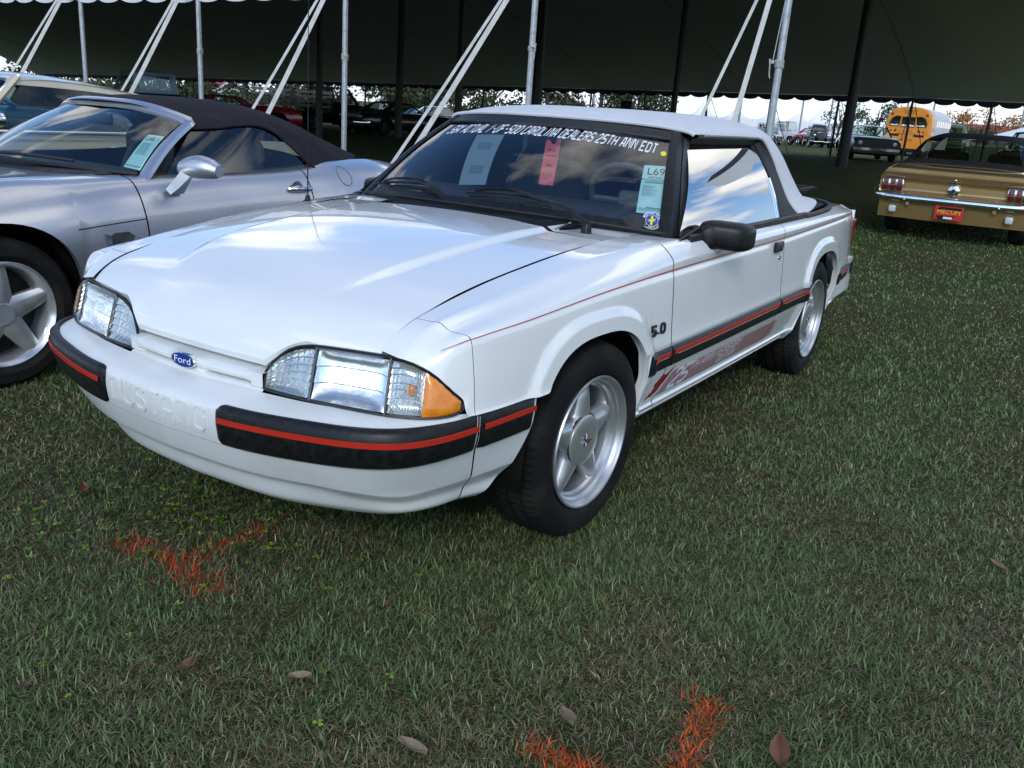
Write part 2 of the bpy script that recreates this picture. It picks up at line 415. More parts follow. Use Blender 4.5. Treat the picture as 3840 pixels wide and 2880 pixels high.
# near row: galvanised side poles, each with its rope lashing and its pair of ratchet straps
STL0 = ['pole with a neat rope lashing behind the white car roof', 'pole with a rope loop behind the white car windscreen', 'pole with a big knot behind the roadster tail', 'pole with a hanging rope end behind the roadster soft top', 'pole without any rope behind the tan coupe roof', 'pole with rope behind the tan coupe windscreen']
for k in range(6):
    y = -1.06-3.05*k; x = XN; g0 = gz_(x, y)
    po = thing('tent_pole', 'galvanised tent side '+STL0[k], 'pole', (x, y, g0), 0, 'galvanised poles along the near edge of the tent')
    MB().lathe([(0, 0), (.038, 0), (.038, 2.72-g0), (0, 2.72-g0)], 20, 'z').build('shaft', POLE, po)
    zr = (1.90, 1.99, 1.80, 1.80, 1.78, 1.86)[k]-g0
    if k != 4:
        rp = MB(); hel = [(.044*math.cos(t), .044*math.sin(t), zr+.011*t/(2*math.pi)*1.15+.006*math.sin(3*t)) for t in np.linspace(0, 2*math.pi*(6 if k != 1 else 4), 90)]
        rp.tube(hel, .0068, 6); sd = (-1 if k == 0 else 1)
        kn = np.array([.05, sd*.06, zr+.05])
        rp.tube(cr([hel[-1], kn, kn+np.array([.01, sd*.030, .03]), kn+np.array([.012, sd*.02, -.03]), kn+np.array([.005, sd*.015, -.12]), kn+np.array([0, sd*.005, -.16])], 22), .0066, 6)
        rp.tube(cr([kn, kn+np.array([-.01, -sd*.012, .2]), np.array([.02, sd*.02, 2.65-g0])], 14), .0050, 6)
        rp.rbox(kn, (.035, .04, .04), .016, n=4)
        rp.build('rope_lashing', ROPE, po)
# straps: each pole top is tied back to two ground stakes on the car side
STK = [((1.75, 0), (2.2, -.40)), ((2.4, -.38), (2.62, -.42)), ((2.05, 0), (2.42, -.05)), ((1.95, 0), (2.12, -.10)), ((1.95, 0), (2.2, -.05)), ((1.95, 0), (2.2, -.05))]
STL = ['pole behind the white car roof', 'pole behind the white car windscreen', 'pole behind the roadster tail', 'pole behind the roadster soft top', 'pole behind the tan coupe roof', 'pole behind the tan coupe windscreen']
for k in range(6):
    y = -1.06-3.05*k
    for q, (dx, dy) in enumerate(STK[k]):
        a = np.array([XN+.05, y-.12-q*.06, 2.92]); px, py = XN+dx, y+dy; b = np.array([px, py, gz_(px, py)+.05])
        so = thing('guy_strap', ('broad' if q == 0 else 'narrow')+' pale webbing guy strap running down from the '+STL[k], 'strap', tuple(b), 0, 'guy straps of the near tent edge')
        hw = .0285 if q == 0 else .017
        MB().sweep([a-b, (a-b)*.5+np.array([0, 0, -.02]), np.zeros(3)], [(-hw, -.001), (hw, -.001), (hw, .001), (-hw, .001)], up=(.5, .6, .1)).build('webbing', STRAP, so, smooth=False)
        MB().tube([(0, 0, .06), (-.02, 0, -.2)], .014, 6).build('stake', DARKPOLE, so)
# far edge poles with their own crossed guys
fp = [4.6, 1.0, -2.2, -5.2, -8.2, -11.2, -14.2, -17.4, -20.4, -23.6, -27, -31, -35.5, -40, -45, -51, -57]
for k, y in enumerate(fp):
    g0 = gz_(XF, y); h = far_h(y)-g0
    po = thing('far_tent_pole', 'thin dark pole with guy ropes at the far edge of the tent', 'pole', (XF, y, g0), 0, 'dark poles along the far edge of the tent')
    MB().tube([(0, 0, 0), (0, 0, h)], .05, 8).build('shaft', DARKPOLE, po)
    gy_ = MB(); gy_.tube([(0, .02, h), (-2.0, .55, 0)], .016, 5); gy_.tube([(0, -.02, h), (-2.0, -.6, 0)], .016, 5); gy_.build('guy_ropes', DARKPOLE, po)
# inner poles
for k, (x, y, r) in enumerate([(-26.5, -4.66, .17), (-17, -12.2, .10), (-17, -17.1, .10), (-29.5, -17.6, .16), (-29.5, -11.6, .12), (-15, -8.6, .09), (-24, -20.0, .14)]):
    g0 = gz_(x, y); t = (x-XN)/(XF-XN); h = lerp(2.83, far_h(y), t)+3.1*math.sin(math.pi*t)**.85-g0
    po = tag(MB().lathe([(0, 0), (r, 0), (r*.85, h*.5), (r*.8, h), (0, h)], 14, 'z').build('tent_centre_pole', DARKPOLE), 'stout dark wooden pole holding up the tent roof', 'pole', 'inner poles of the tent')
    po.location = (x, y, g0)
# ================================================================ the white convertible
car = thing('convertible_car', 'white convertible with raised white soft top, black rub strips and red stripes', 'car')
Pf = pcf([(.79,.626),(.765,.68),(.72,.738),(.66,.781),(.58,.802),(.37,.82),(0,.833),(-.5,.845),(-1.2,.852),(-2.2,.855),(-2.8,.845),(-3.2,.82),(-3.5,.775)])
zt = pcf([(.80,.668),(.75,.70),(.70,.735),(.62,.768),(.49,.790),(.27,.818),(.06,.845),(-.2,.868),(-.45,.884),(-.7,.889),(-1.4,.887),(-2.2,.888),(-2.8,.893),(-3.3,.882),(-3.42,.868),(-3.5,.835)])
zp = pcf([(.80,.66),(.75,.69),(.70,.722),(.64,.742),(.37,.762),(-.06,.786),(-.52,.80),(-.9,.806),(-1.7,.812),(-2.55,.828),(-3.1,.833),(-3.42,.826),(-3.5,.80)])
yc_ = pcf([(.80,.60),(.75,.645),(.70,.68),(.6,.70),(.3,.73),(0,.742),(-.4,.765),(-.7,.79),(-1.2,.797),(-2.2,.80),(-2.9,.78),(-3.5,.71)])
yh = pcf([(.80,.588),(.75,.594),(.6,.600),(.3,.607),(0,.618),(-.35,.632)])
zs = pcf([(.752,.704),(.738,.720),(.711,.740),(.626,.769),(.536,.789),(.305,.829),(.174,.846),(-.108,.877),(-.35,.896)])
ARCHF, ARCHR = (.028, .335, .345, .335), (-2.56, .335, .345, .350)
def arch_rho(a, x, z, n=2.7):
    return ((np.abs(x-a[0])/a[2])**n+(np.abs(z-a[1])/a[3])**n)**(1/n)
def arch_z(a, x, n=2.7):
    t = np.clip(1-(np.abs(x-a[0])/a[2])**n, 0, None); return a[1]+a[3]*t**(1/n)
def rib(x, us):
    P = float(Pf(x)); Z = float(zt(x)); p = float(zp(x)); c = float(yc_(x)); h = float(yh(x)); s = float(zs(x))
    k = np.clip((.80-x)/.25, 0, 1)
    ct = np.array([(h, s), (lerp(h, c, .5), lerp(s, Z, .45)+.002), (c-.022, Z+.005), (c+.010, Z-.010),
        (lerp(c, P, .62)+.002, lerp(Z, p, .55)), (P-.020, p), (P-.013, p-.035), (P-.003, .635), (P+.002, .572), (P+.007, .548), (P+.001, .532),
        (P-.002, .465), (P-.012, .425), (P-.040, .338), (P-.044, .322), (P-.040, .306), (P-.075, .262)])
    q = crw(17, us) @ ct
    X = np.full(len(q), x)
    for a in (ARCHF, ARCHR):
        d = (arch_rho(a, x, q[:, 1])-1)*a[2]
        q[:, 0] += np.where(q[:, 1] < .80, .014*sst(.075, .045, d)*(d > -.05), 0)
    return np.stack([X, q[:, 0], q[:, 1]], 1)
def u_at_z(x, z):
    us = np.linspace(3, 16, 261); r = rib(x, us); zz = r[:, 2]
    return float(np.interp(-z, -zz, us))
def side(x, z, off=0.0, sy=1):
    us = np.linspace(2, 16, 281); r = rib(x, us)
    y = float(np.interp(-z, -r[:, 2], r[:, 1])); return (x, sy*(y+off), z)
def panel(name, xs, u0, u1, n, mt, flip=1, flange=True, off=0.0, parent=None):
    Pn = []
    for x in xs:
        a_, b_ = (u0(x) if callable(u0) else u0), (u1(x) if callable(u1) else u1)
        if a_ < 6.0 < b_ and b_ > 6.05: us = np.concatenate([np.linspace(a_, 6.0, n-n//3), np.linspace(6.0, b_, n//3+1)[1:]])
        else: us = np.linspace(a_, b_, n)
        r = rib(x, us); r[:, 1] += off
        if flange: r = np.vstack([r, r[-1]+[0, -.030, .004]])
        r[:, 1] *= flip; Pn.append(r)
    return patch(name, np.array(Pn), mt, parent or car, angle=35)
def cut_u(x, a, base=16.0):
    if abs(x-a[0]) < a[2]-1e-4:
        return min(base, u_at_z(x, float(arch_z(a, x))))
    return base
fx = np.concatenate([np.linspace(.625, .385, 14), ARCHF[0]+ARCHF[2]*np.cos(np.linspace(.16, np.pi-.16, 46)), np.linspace(-.322, -.497, 12)])
def fu(x):
    if x > .20: return min(8.62, cut_u(x, ARCHF))
    return cut_u(x, ARCHF)
LAMPTOP = pcf([(.655,.603),(.672,.632),(.70,.658),(.725,.677),(.745,.690),(.80,.70)])
qx = np.concatenate([np.linspace(-1.768, -2.20, 16), ARCHR[0]+ARCHR[2]*np.cos(np.linspace(.16, np.pi-.16, 46)), np.linspace(-2.92, -3.5, 18)])
def lamp_pt(a, z):
    """plan curve of the lamp faces: a=0 inner edge .. 1 tip; leans back with height"""
    q = cr([(.847,.262),(.838,.385),(.818,.51),(.790,.630),(.765,.690),(.735,.733),(.700,.760),(.660,.779)], 141)
    p = q[int(round(np.clip(a, 0, 1)*140))]
    lean = -(z-.555)*.30
    nx = np.array([1.0, .25+.9*a]) ; nx /= np.linalg.norm(nx)
    return np.array([p[0]+lean*nx[0], p[1]+lean*nx[1]*.5, z])
ZT = pcf([(0,.586),(.02,.610),(.05,.640),(.09,.665),(.14,.681),(.2,.688),(.43,.693),(.48,.692),(.56,.686),(.66,.672),(.76,.652),(.88,.622),(1,.594)])
ZB = pcf([(0,.560),(.03,.553),(.45,.555),(.6,.556),(.8,.558),(.93,.561),(1,.570)])
for sy in (1, -1):
    # fender with its flared wheel opening, header corner above the lamp
    panel('front_fender', fx, 0, fu, 46, WHITE_PAINT, sy)
    uu = np.linspace(0, 8.62, 60); A = rib(.6268, uu); T = (rib(.640, uu)-A)/.0132
    B = np.vstack([[(.752, .592, .706)], [lamp_pt(a, float(ZT(a))+.004)+np.array([0, .003, 0]) for a in np.linspace(.47, 1, 30)], [(.652, .786, .570), (.644, .789, .552)]])
    dA = np.concatenate([[0], np.cumsum(np.linalg.norm(np.diff(A, axis=0), axis=1))]); dB = np.concatenate([[0], np.cumsum(np.linalg.norm(np.diff(B, axis=0), axis=1))])
    tq = np.linspace(0, 1, 34)
    A2 = np.stack([np.interp(tq*dA[-1], dA, A[:, k]) for k in range(3)], 1); T2 = np.stack([np.interp(tq*dA[-1], dA, T[:, k]) for k in range(3)], 1)
    B2 = np.stack([np.interp(tq*dB[-1], dB, B[:, k]) for k in range(3)], 1)
    Ln = np.linalg.norm(B2-A2, axis=1)[:, None]; T2 = T2/(np.linalg.norm(T2, axis=1)[:, None]+1e-9)*Ln; TB = (B2-A2)+np.array([-.0, 0, -.25])*Ln
    Pc = [((2*w**3-3*w*w+1)*A2+(w**3-2*w*w+w)*T2+(-2*w**3+3*w*w)*B2+(w**3-w*w)*TB)*np.array([1, sy, 1]) for w in np.linspace(0, 1, 16)]
    Pc.append(Pc[-1]+np.array([-.02, -sy*.008, -.004])); patch('header_corner', Pc, WHITE_PAINT, car)
    d = panel('door', np.linspace(-.503, -1.762, 60), 2.2, 12.9, 44, WHITE_PAINT, sy)
    panel('rear_quarter_panel', qx, 2.2, lambda x: cut_u(x, ARCHR), 46, WHITE_PAINT, sy)
    panel('rocker_panel', np.linspace(-.503, -2.205, 60), 12.95, lambda x: cut_u(x, ARCHR), 10, WHITE_PAINT, sy)
    panel('inner_body_shell', np.concatenate([np.linspace(.60, .385, 6), ARCHF[0]+ARCHF[2]*np.cos(np.linspace(.12, np.pi-.12, 24)), np.linspace(-.33, -2.2, 20), ARCHR[0]+ARCHR[2]*np.cos(np.linspace(.12, np.pi-.12, 24)), np.linspace(-2.92, -3.46, 6)]),
          2.4, lambda x: min(9 if x > .25 else 16, cut_u(x, ARCHF), cut_u(x, ARCHR)), 22, VOID, sy, flange=False, off=-.014)
    # pinstripe
    xs = np.concatenate([np.linspace(.70, -.5, 40), np.linspace(-.52, -3.47, 50)])
    patch('pinstripe', [rib(x, [4.80, 4.92])*np.array([1, sy, 1])+np.array([0, sy*.0016, .0004]) for x in xs], RED_PIN, car)
    # rub strips along the side (three lengths), red insert on each
    for x0, x1 in ((-.320, -.497), (-.507, -1.758), (-1.772, -2.213), (-2.905, -3.44)):
        xs = np.linspace(x0, x1, max(8, int(abs(x1-x0)*24)))
        prof = [(.537, .0015), (.534, .010), (.527, .014), (.505, .015), (.480, .0145), (.468, .0125), (.462, .0015)]
        st = patch('rub_strip', [[side(x0, z, .001, sy) for z, o in prof]]+[[side(x, z, o, sy) for z, o in prof] for x in xs]+[[side(x1, z, .001, sy) for z, o in prof]], BLACK_TRIM, car, angle=50)
        patch('red_insert', [[side(x, z, o, sy) for z, o in ((.5245, .0155), (.5235, .0165), (.5075, .0168), (.5065, .0158))] for x in np.linspace(x0+.012*np.sign(x1-x0), x1-.012*np.sign(x1-x0), max(8, int(abs(x1-x0)*24)))], RED_STRIPE, st)
        patch('bright_edge', [[side(x, z, o, sy) for z, o in ((.5058, .0155), (.5050, .0166), (.5036, .0160))] for x in xs[1:-1]], ALLOY, st)
    # rocker ridge
    MB().tube([side(x, .292, -.004, sy) for x in np.linspace(-.42, -2.08, 40)], .006, 8).build('rocker_ridge', WHITE_PAINT, car)
    # door handle
    hd = MB().rbox((-1.655, sy*float(Pf(-1.655))+sy*-.006, .788), (.105, .016, .046), .007).build('door_handle', BLACK_TRIM, d)
    MB().rbox((-1.640, sy*(float(Pf(-1.655))+.001), .790), (.072, .014, .036), .006).build('handle_flap', FADED_TRIM, d)
    MB().lathe([(.0, .004), (.011, .004), (.012, 0)], 16, 'y', (-1.70, sy*(float(Pf(-1.7))-.010), .735)).build('key_lock', CHROME, d)

# ---- hood
Zn = pcf([(.842,.622),(.838,.640),(.828,.664),(.812,.690),(.79,.716),(.75,.747),(.70,.772),(.65,.790),(.5,.832),(.3,.862),(.1,.883),(-.1,.896),(-.37,.906)])
swf = pcf([(0,0),(.15,-.003),(.27,-.010),(.40,-.028),(.5,-.043),(.6,-.062),(.66,-.08)])
crn = pcf([(-.4,.009),(-.1,.014),(.2,.021),(.4,.022),(.55,.017),(.68,.006),(.76,0),(.85,0)])
ybf = pcf([(-.4,.41),(.42,.37),(.75,.28)])
def hood_z(x, y):
    ay = abs(y); z = float(Zn(x-float(swf(ay))))-float(crn(x))*(ay/.61)**2.2
    return z+.013*float(sst(.012, -.016, ay-float(ybf(x))))*float(sst(.70, .35, x))-.013*float(sst(.70, .35, x))*.0
def hood_xf(ay):
    if ay < .262: return .841+float(swf(ay))
    e = float(pcf([(.262,.832),(.275,.828),(.30,.818),(.335,.801),(.375,.786),(.42,.781),(.5,.769),(.593,.748)])(ay)); return e
def hood_xr(ay):
    return float(pcf([(0,-.372),(.2,-.362),(.39,-.325),(.44,-.33),(.63,-.345)])(ay))
ysn = np.concatenate([np.linspace(0, .25, 14), np.linspace(.262, .44, 20), np.linspace(.455, 1, 8)[:-1]*0+np.linspace(.45, .58, 7), [.592]])
ysn = np.unique(np.round(ysn, 4)); ysa = np.concatenate([-ysn[::-1], ysn[1:]])
Hn = []
tt = 1-(1-np.linspace(0, 1, 64))**1.8
for y in ysa:
    a = abs(y); row = []
    xr, xf = hood_xr(a), hood_xf(a)
    for t in tt:
        x = lerp(xr, xf, t); yy = y
        if a > .5: yy = math.copysign(lerp(.5, float(yh(x))-.005, (a-.5)/.092), y)
        row.append((x, yy, hood_z(x, yy)))
    e = row[-1]; row.append((e[0]-.006, e[1], e[2]-.014)); row.append((e[0]-.035, e[1], e[2]-.010)); Hn.append(row)
hood = patch('hood', Hn, WHITE_PAINT, car, angle=50)
# washer nozzle on the cowl comes later; dark engine bay floor under the gap lines
patch('engine_bay', [[(x, y, float(Zn(x-float(swf(abs(y)))))-.075) for y in np.linspace(-.58, .58, 9)] for x in np.linspace(-.5, .62, 14)], VOID, car)

# ---- bumper cover swept round the nose: levels (z) x stations (centre -> wheel opening)
BN = [  # (x, y, z)
 [(.835,0,.236),(.826,.17,.236),(.812,.29,.236),(.782,.39,.236),(.722,.53,.236),(.668,.60,.236),(.590,.645,.238),(.485,.672,.242),(.365,.698,.245)],
 [(.868,0,.262),(.858,.18,.262),(.842,.30,.262),(.810,.405,.262),(.742,.55,.258),(.690,.622,.256),(.605,.668,.258),(.492,.697,.262),(.367,.722,.265)],
 [(.894,0,.320),(.884,.19,.320),(.867,.315,.320),(.832,.435,.318),(.770,.555,.300),(.700,.632,.292),(.612,.682,.298),(.497,.715,.302),(.368,.740,.305)],
 [(.926,0,.343),(.915,.20,.343),(.898,.325,.343),(.862,.45,.342),(.810,.57,.332),(.738,.655,.322),(.640,.708,.330),(.510,.742,.335),(.370,.768,.340)],
 [(.936,0,.352),(.925,.20,.352),(.908,.325,.352),(.872,.455,.352),(.822,.578,.350),(.752,.665,.348),(.650,.720,.352),(.515,.754,.356),(.370,.780,.360)],
 [(.962,0,.415),(.952,.20,.416),(.938,.33,.417),(.905,.47,.420),(.858,.60,.424),(.796,.695,.430),(.698,.748,.436),(.545,.785,.444),(.370,.812,.452)],
 [(.974,0,.465),(.965,.21,.466),(.950,.34,.468),(.918,.48,.471),(.874,.62,.475),(.812,.712,.479),(.712,.765,.483),(.553,.799,.490),(.370,.820,.495)],
 [(.974,0,.508),(.965,.21,.510),(.950,.34,.512),(.920,.48,.516),(.876,.62,.520),(.816,.714,.525),(.716,.768,.530),(.556,.801,.536),(.370,.822,.540)],
 [(.964,0,.524),(.955,.21,.525),(.941,.34,.526),(.910,.475,.529),(.866,.612,.532),(.806,.706,.536),(.708,.763,.541),(.554,.798,.545),(.370,.820,.5455)],
 [(.935,0,.535),(.926,.21,.536),(.912,.335,.537),(.885,.462,.539),(.838,.602,.542),(.780,.695,.546),(.690,.760,.550),(.552,.7965,.5475),(.370,.819,.5478)],
 [(.872,0,.549),(.864,.205,.550),(.850,.33,.550),(.830,.452,.551),(.790,.590,.553),(.745,.690,.556),(.668,.764,.558),(.550,.796,.5500),(.370,.8185,.5495)],
]
BNA = np.array(BN, float)
def bump(s, v): return net(BNA, [v], [s])[0, 0]
def bump_n(s, v):
    e = .02; a = net(BNA, [max(v-e, 0), min(v+e, 10)], [max(s-e, 0), min(s+e, 8)])
    n = np.cross(a[0, 1]-a[0, 0], a[1, 0]-a[0, 0]); return n/(np.linalg.norm(n)+1e-12)
def bp(s, v, off=0.0):
    """s<0 is the other side of the car"""
    p = bump(abs(s), v)+off*bump_n(abs(s), v)
    if s < 0: p = p*np.array([1, -1, 1])
    return p
us = np.concatenate([np.linspace(0, 3, 20), np.linspace(3.0, 4, 6)[1:], np.linspace(4, 10, 40)[1:]])
S1 = 6.72
full = net(BNA, us, np.linspace(0, S1, 70)); mir = full[:, ::-1][:, :-1]*np.array([1, -1, 1])
patch('front_bumper_cover', np.concatenate([mir, full], 1), WHITE_PLASTIC, car, angle=34)
for sy in (1, -1):
    ext = net(BNA, us, np.linspace(S1+.035, 8, 14))*np.array([1, sy, 1])
    # trim the wheel-side edge to the slanted opening
    for i in range(ext.shape[0]):
        z = ext[i, -1, 2]; e = .372-.10*sst(.24, .52, .0)*0
        xe = float(pcf([(.24,.455),(.30,.415),(.36,.39),(.45,.372),(.55,.366)])(z))
        t = np.linspace(0, 1, ext.shape[1])
        ext[i, :, 0] = ext[i, 0, 0]+(ext[i, :, 0]-ext[i, 0, 0])*(ext[i, 0, 0]-xe)/(ext[i, 0, 0]-ext[i, -1, 0])
    patch('fender_extension', ext, WHITE_PAINT, car)
    # bumper rub strips: inner length with a rounded end, then a short length to the wheel
    def strip(s0, s1, rnd, n):
        P = []; Q = []
        for k, s in enumerate(np.linspace(s0, s1, n)):
            w = 1.0
            if rnd:
                q = (s-s0)/.20
                if q < 1: w = .35+.65*math.sqrt(max(0, 1-(1-q)**2))
            lo, hi = 5.15, 8.25; mid = (lo+hi)/2; hv = (hi-lo)/2*w
            row = []
            for t, o in ((-1, .001), (-.97, .008), (-.85, .012), (-.3, .0125), (.3, .0125), (.62, .012), (.85, .010), (.96, .007), (1, .001)):
                oo = o if (k > 1 or not rnd) else o*(.05 if k == 0 else .7)
                if k == n-1 or (k == 0): oo = .001
                row.append(bp(sy*s, mid+hv*t, oo))
            P.append(row)
        for s in np.linspace(s0+(.12 if rnd else .03), s1-.03, n):
            Q.append([bp(sy*s, v, o) for v, o in ((6.42, .0124), (6.44, .0145), (6.72, .0145), (6.74, .0124))])
        so = patch('bumper_rub_strip', P, BLACK_TRIM, car, angle=50)
        patch('red_insert', Q, RED_STRIPE, so)
    strip(1.12, 6.70, True, 64); strip(6.76, 7.97, False, 14)

# raised lettering between the bumper strips
ss = np.linspace(0, 1.3, 60); yy = [bump(a, 6.3)[1] for a in ss]
mb = MB()
strips, wd = stroke_text('MUSTanG', .050, .0068, adv=5.8, xs=1.15)
for V, F in strips:
    V3 = []
    for o in (.0, .0028):
        for v in V:
            y = (v[0]-wd/2)*.415/wd
            # station whose y matches
            sa = float(np.interp(abs(y), yy, ss)); lv = 5.62+1.5*v[1]/.050*.95
            V3.append(bp(sa if y > 0 else -sa, lv, o+.0003))
    n = len(V)
    FF = [tuple(i+n for i in f) for f in F]
    m2 = n//2
    for i in range(m2-1):
        FF += [(2*i, 2*i+2, n+2*i+2, n+2*i), (2*i+1, n+2*i+1, n+2*i+3, 2*i+3)]
    mb.add(V3, FF)
mb.build('raised_lettering', WHITE_PLASTIC, car, angle=30)
# parting line under the lettering
MB().tube([bp(s, 5.08, .0) for s in np.linspace(-1.2, 1.2, 30)], .0014, 5).build('parting_line', mat('parting_line_grey', (.35, .35, .33), .8), car)

# ---- header panel with grille bar and oval badge
gz = [(.905,.538,0),(.872,.549,0),(.869,.553,0),(.866,.556,0),(.838,.559,1),(.822,.562,1),(.822,.566,1),(.866,.570,2),(.872,.574,2),(.873,.583,2),(.868,.592,2),(.845,.597,1.5),(.800,.601,1),(.770,.612,1),(.765,.66,1)]
G = []
for y in np.linspace(-.274, .274, 61):
    a = abs(y); row = []
    fade = float(sst(.240, .205, a)); near = float(sst(.085, .045, a))
    for x, z, kind in gz:
        base = .872-.022*(a/.26)**2
        rec = x-.872
        f = fade
        if kind == 1 and z < .58: f = fade*(1-near)
        if kind == 2: rec = rec*fade+.004*near
        f2 = 1.0 if z > .5985 else f
        row.append((base+(rec*f2 if kind in (1, 1.5) else rec), y, z+.004*near*(1 if kind == 2 else 0)))
    G.append(row)
hp = patch('grille_header', G, WHITE_PLASTIC, car, angle=50)
ov = MB()
def ell(a, b, x, n=40): return [(x, a*math.cos(t), .584+b*math.sin(t)) for t in np.linspace(0, 2*np.pi, n, endpoint=False)]
ov.grid([ell(.0500, .0205, .868), ell(.0500, .0205, .8805), ell(.047, .0185, .8830)], cv=True); ov.F.append(tuple(range(80, 120)))
bdg = ov.build('oval_badge', CHROME, hp)
f1 = MB(); f1.V = [(.8836, v[1], v[2]) for v in ell(.0455, .0172, 0)]; f1.F = [tuple(range(40))]
f1.build('badge_face', mat('badge_blue', (.015, .045, .28), .2, coat=.6), bdg, smooth=False)
V, F = text_flat('Ford', .030); V = [(.8842, -(-v[0])*1.25*1.0, .584+v[1]*.92) for v in V]
mk('badge_script', V, F, WHITE_INK, bdg, False)

# ---- lamps
DIVIDER = mat('lamp_divider_grey', (.16, .16, .15), .5)
for sy in (1, -1):
    lampo = bpy.data.objects.new('headlamp', None); COL.objects.link(lampo); lampo.parent = car
    def ring(a0, a1, inset=0.0, dx=0.0, n=26):
        P = []
        for a in np.linspace(a0, a1, n):
            zb, zt_ = float(ZB(a))+inset, float(ZT(a))-inset
            P.append([lamp_pt(a, lerp(zb, zt_, t))*np.array([1, sy, 1])+np.array([dx, sy*dx*.35*a, 0]) for t in np.linspace(0, 1, 12)])
        return P
    def lens(nm, a0, a1, m_, bulge):
        P = np.array(ring(a0, a1, .004)); nu, nv = P.shape[:2]
        for i in range(nu):
            for j in range(nv):
                k = (1-(2*i/(nu-1)-1)**6)*(1-(2*j/(nv-1)-1)**6)
                P[i, j, 0] += bulge*k; P[i, j, 1] += sy*bulge*.5*k*np.linspace(a0, a1, nu)[i]
        return patch(nm, P, m_, lampo)
    lens('marker_lens', .012, .178, LENS_FINE, .006); lens('main_lens', .192, .432, LENS, .008)
    lens('corner_lens',   .446, .66, LENS_FINE, .008); lens('amber_lens', .664, .985, AMBER, .008)
    # reflectors behind, moulded in fine ribs and steps
    def bowl(nm, a0, a1, dep, m_, nv_rib, nh_step):
        n = max(26, nv_rib*2+1); P = np.array(ring(a0, a1, .006, 0, n)); nu, nv = P.shape[:2]
        P2 = np.empty((nu, 25, 3))
        for i in range(nu):
            for k in range(3): P2[i, :, k] = np.interp(np.linspace(0, 1, 25), np.linspace(0, 1, nv), P[i, :, k])
        for i in range(nu):
            for j in range(25):
                k = (1-(2*i/(nu-1)-1)**4)*(1-(2*j/24-1)**4)
                d = .005+dep*k-(.0020 if i % 2 else 0)*(nv_rib > 0)+.006*((j*nh_step/24.0) % 1.0)*(nh_step > 0)
                P2[i, j, 0] -= d; P2[i, j, 1] -= sy*d*.3
        return patch(nm, P2, m_, lampo, angle=25)
    bowl('marker_reflector', .012, .178, .012, REFLECTOR, 16, 6); bowl('main_reflector', .19, .434, .030, REFLECTOR, 34, 3)
    bowl('corner_reflector', .446, .66, .016, REFLECTOR, 18, 7)
    bulb = (lamp_pt(.575, .615)*np.array([1, sy, 1]))-np.array([.022, sy*.01, 0])
    MB().rbox(bulb, (.022, .022, .03), .010).build('amber_bulb', AMBER, lampo)
    # dividers, gasket and housing
    for a in (.185, .439):
        MB().tube([lamp_pt(a, z)*np.array([1, sy, 1])+np.array([-.003, 0, 0]) for z in np.linspace(float(ZB(a)), float(ZT(a)), 8)], .0028, 6).build('divider', DIVIDER, lampo)
    MB().tube([lamp_pt(a, float(ZT(a))+.002)*np.array([1, sy, 1])+np.array([-.003, 0, 0]) for a in np.linspace(0, 1, 70)], .0034, 6).build('gasket', BLACK_TRIM, lampo)
    MB().tube([lamp_pt(a, float(ZB(a)))*np.array([1, sy, 1])+np.array([-.003, 0, 0]) for a in np.linspace(1, 0, 70)], .0030, 6).build('lower_gasket', FADED_TRIM, lampo)
    P = np.array(ring(0, 1, -.006, -.072)); Q = np.array(ring(0, 1, -.004, -.010))
    hb = MB(); hb.grid(P)
    hb.grid([Q[:, 0], P[:, 0]]); hb.grid([Q[:, -1], P[:, -1]]); hb.grid([Q[0], P[0]]); hb.grid([Q[-1], P[-1]])
    hb.build('lamp_housing', mat('lamp_housing_grey', (.30, .31, .32), .4), lampo)

# ---- wheels
def tyre_profile(r, w, rim):
    h = w/2
    return [(rim, -h*.80), (rim+.012, -h*.93), (rim+.035, -h), (r-.055, -h*.995), (r-.026, -h*.95), (r-.010, -h*.86), (r-.003, -h*.70),
            (r-.001, -h*.52), (r-.009, -h*.50), (r-.009, -h*.44), (r, -h*.42), (r, -h*.06), (r-.009, -h*.05), (r-.009, h*.05), (r, h*.06), (r, h*.42), (r-.009, h*.44), (r-.009, h*.50), (r-.001, h*.52),
            (r-.003, h*.70), (r-.010, h*.86), (r-.026, h*.95), (r-.055, h*.995), (r-.060, h*1.0), (r-.066, h*.99), (rim+.035, h), (rim+.018, h*.96), (rim+.010, h*.90), (rim, h*.80)]
def tyre(name, r, w, rim, parent, n=234, sipe=3):
    prof = tyre_profile(r, w, rim); P = []
    for k, a in enumerate(np.linspace(0, 2*np.pi, n, endpoint=False)):
        row = []
        for j, (rr, h) in enumerate(prof):
            q = rr
            if sipe and k % sipe == 0 and rr > r-.024 and not (abs(h) < w*.03): q = rr-.0032
            row.append((q*math.cos(a), h, q*math.sin(a)))
        P.append(row)
    return MB().grid(P, cu=True).build(name, TYRE, parent, angle=28)
BADGE_BLUE = mat('badge_deep_blue', (.02, .04, .22), .3)
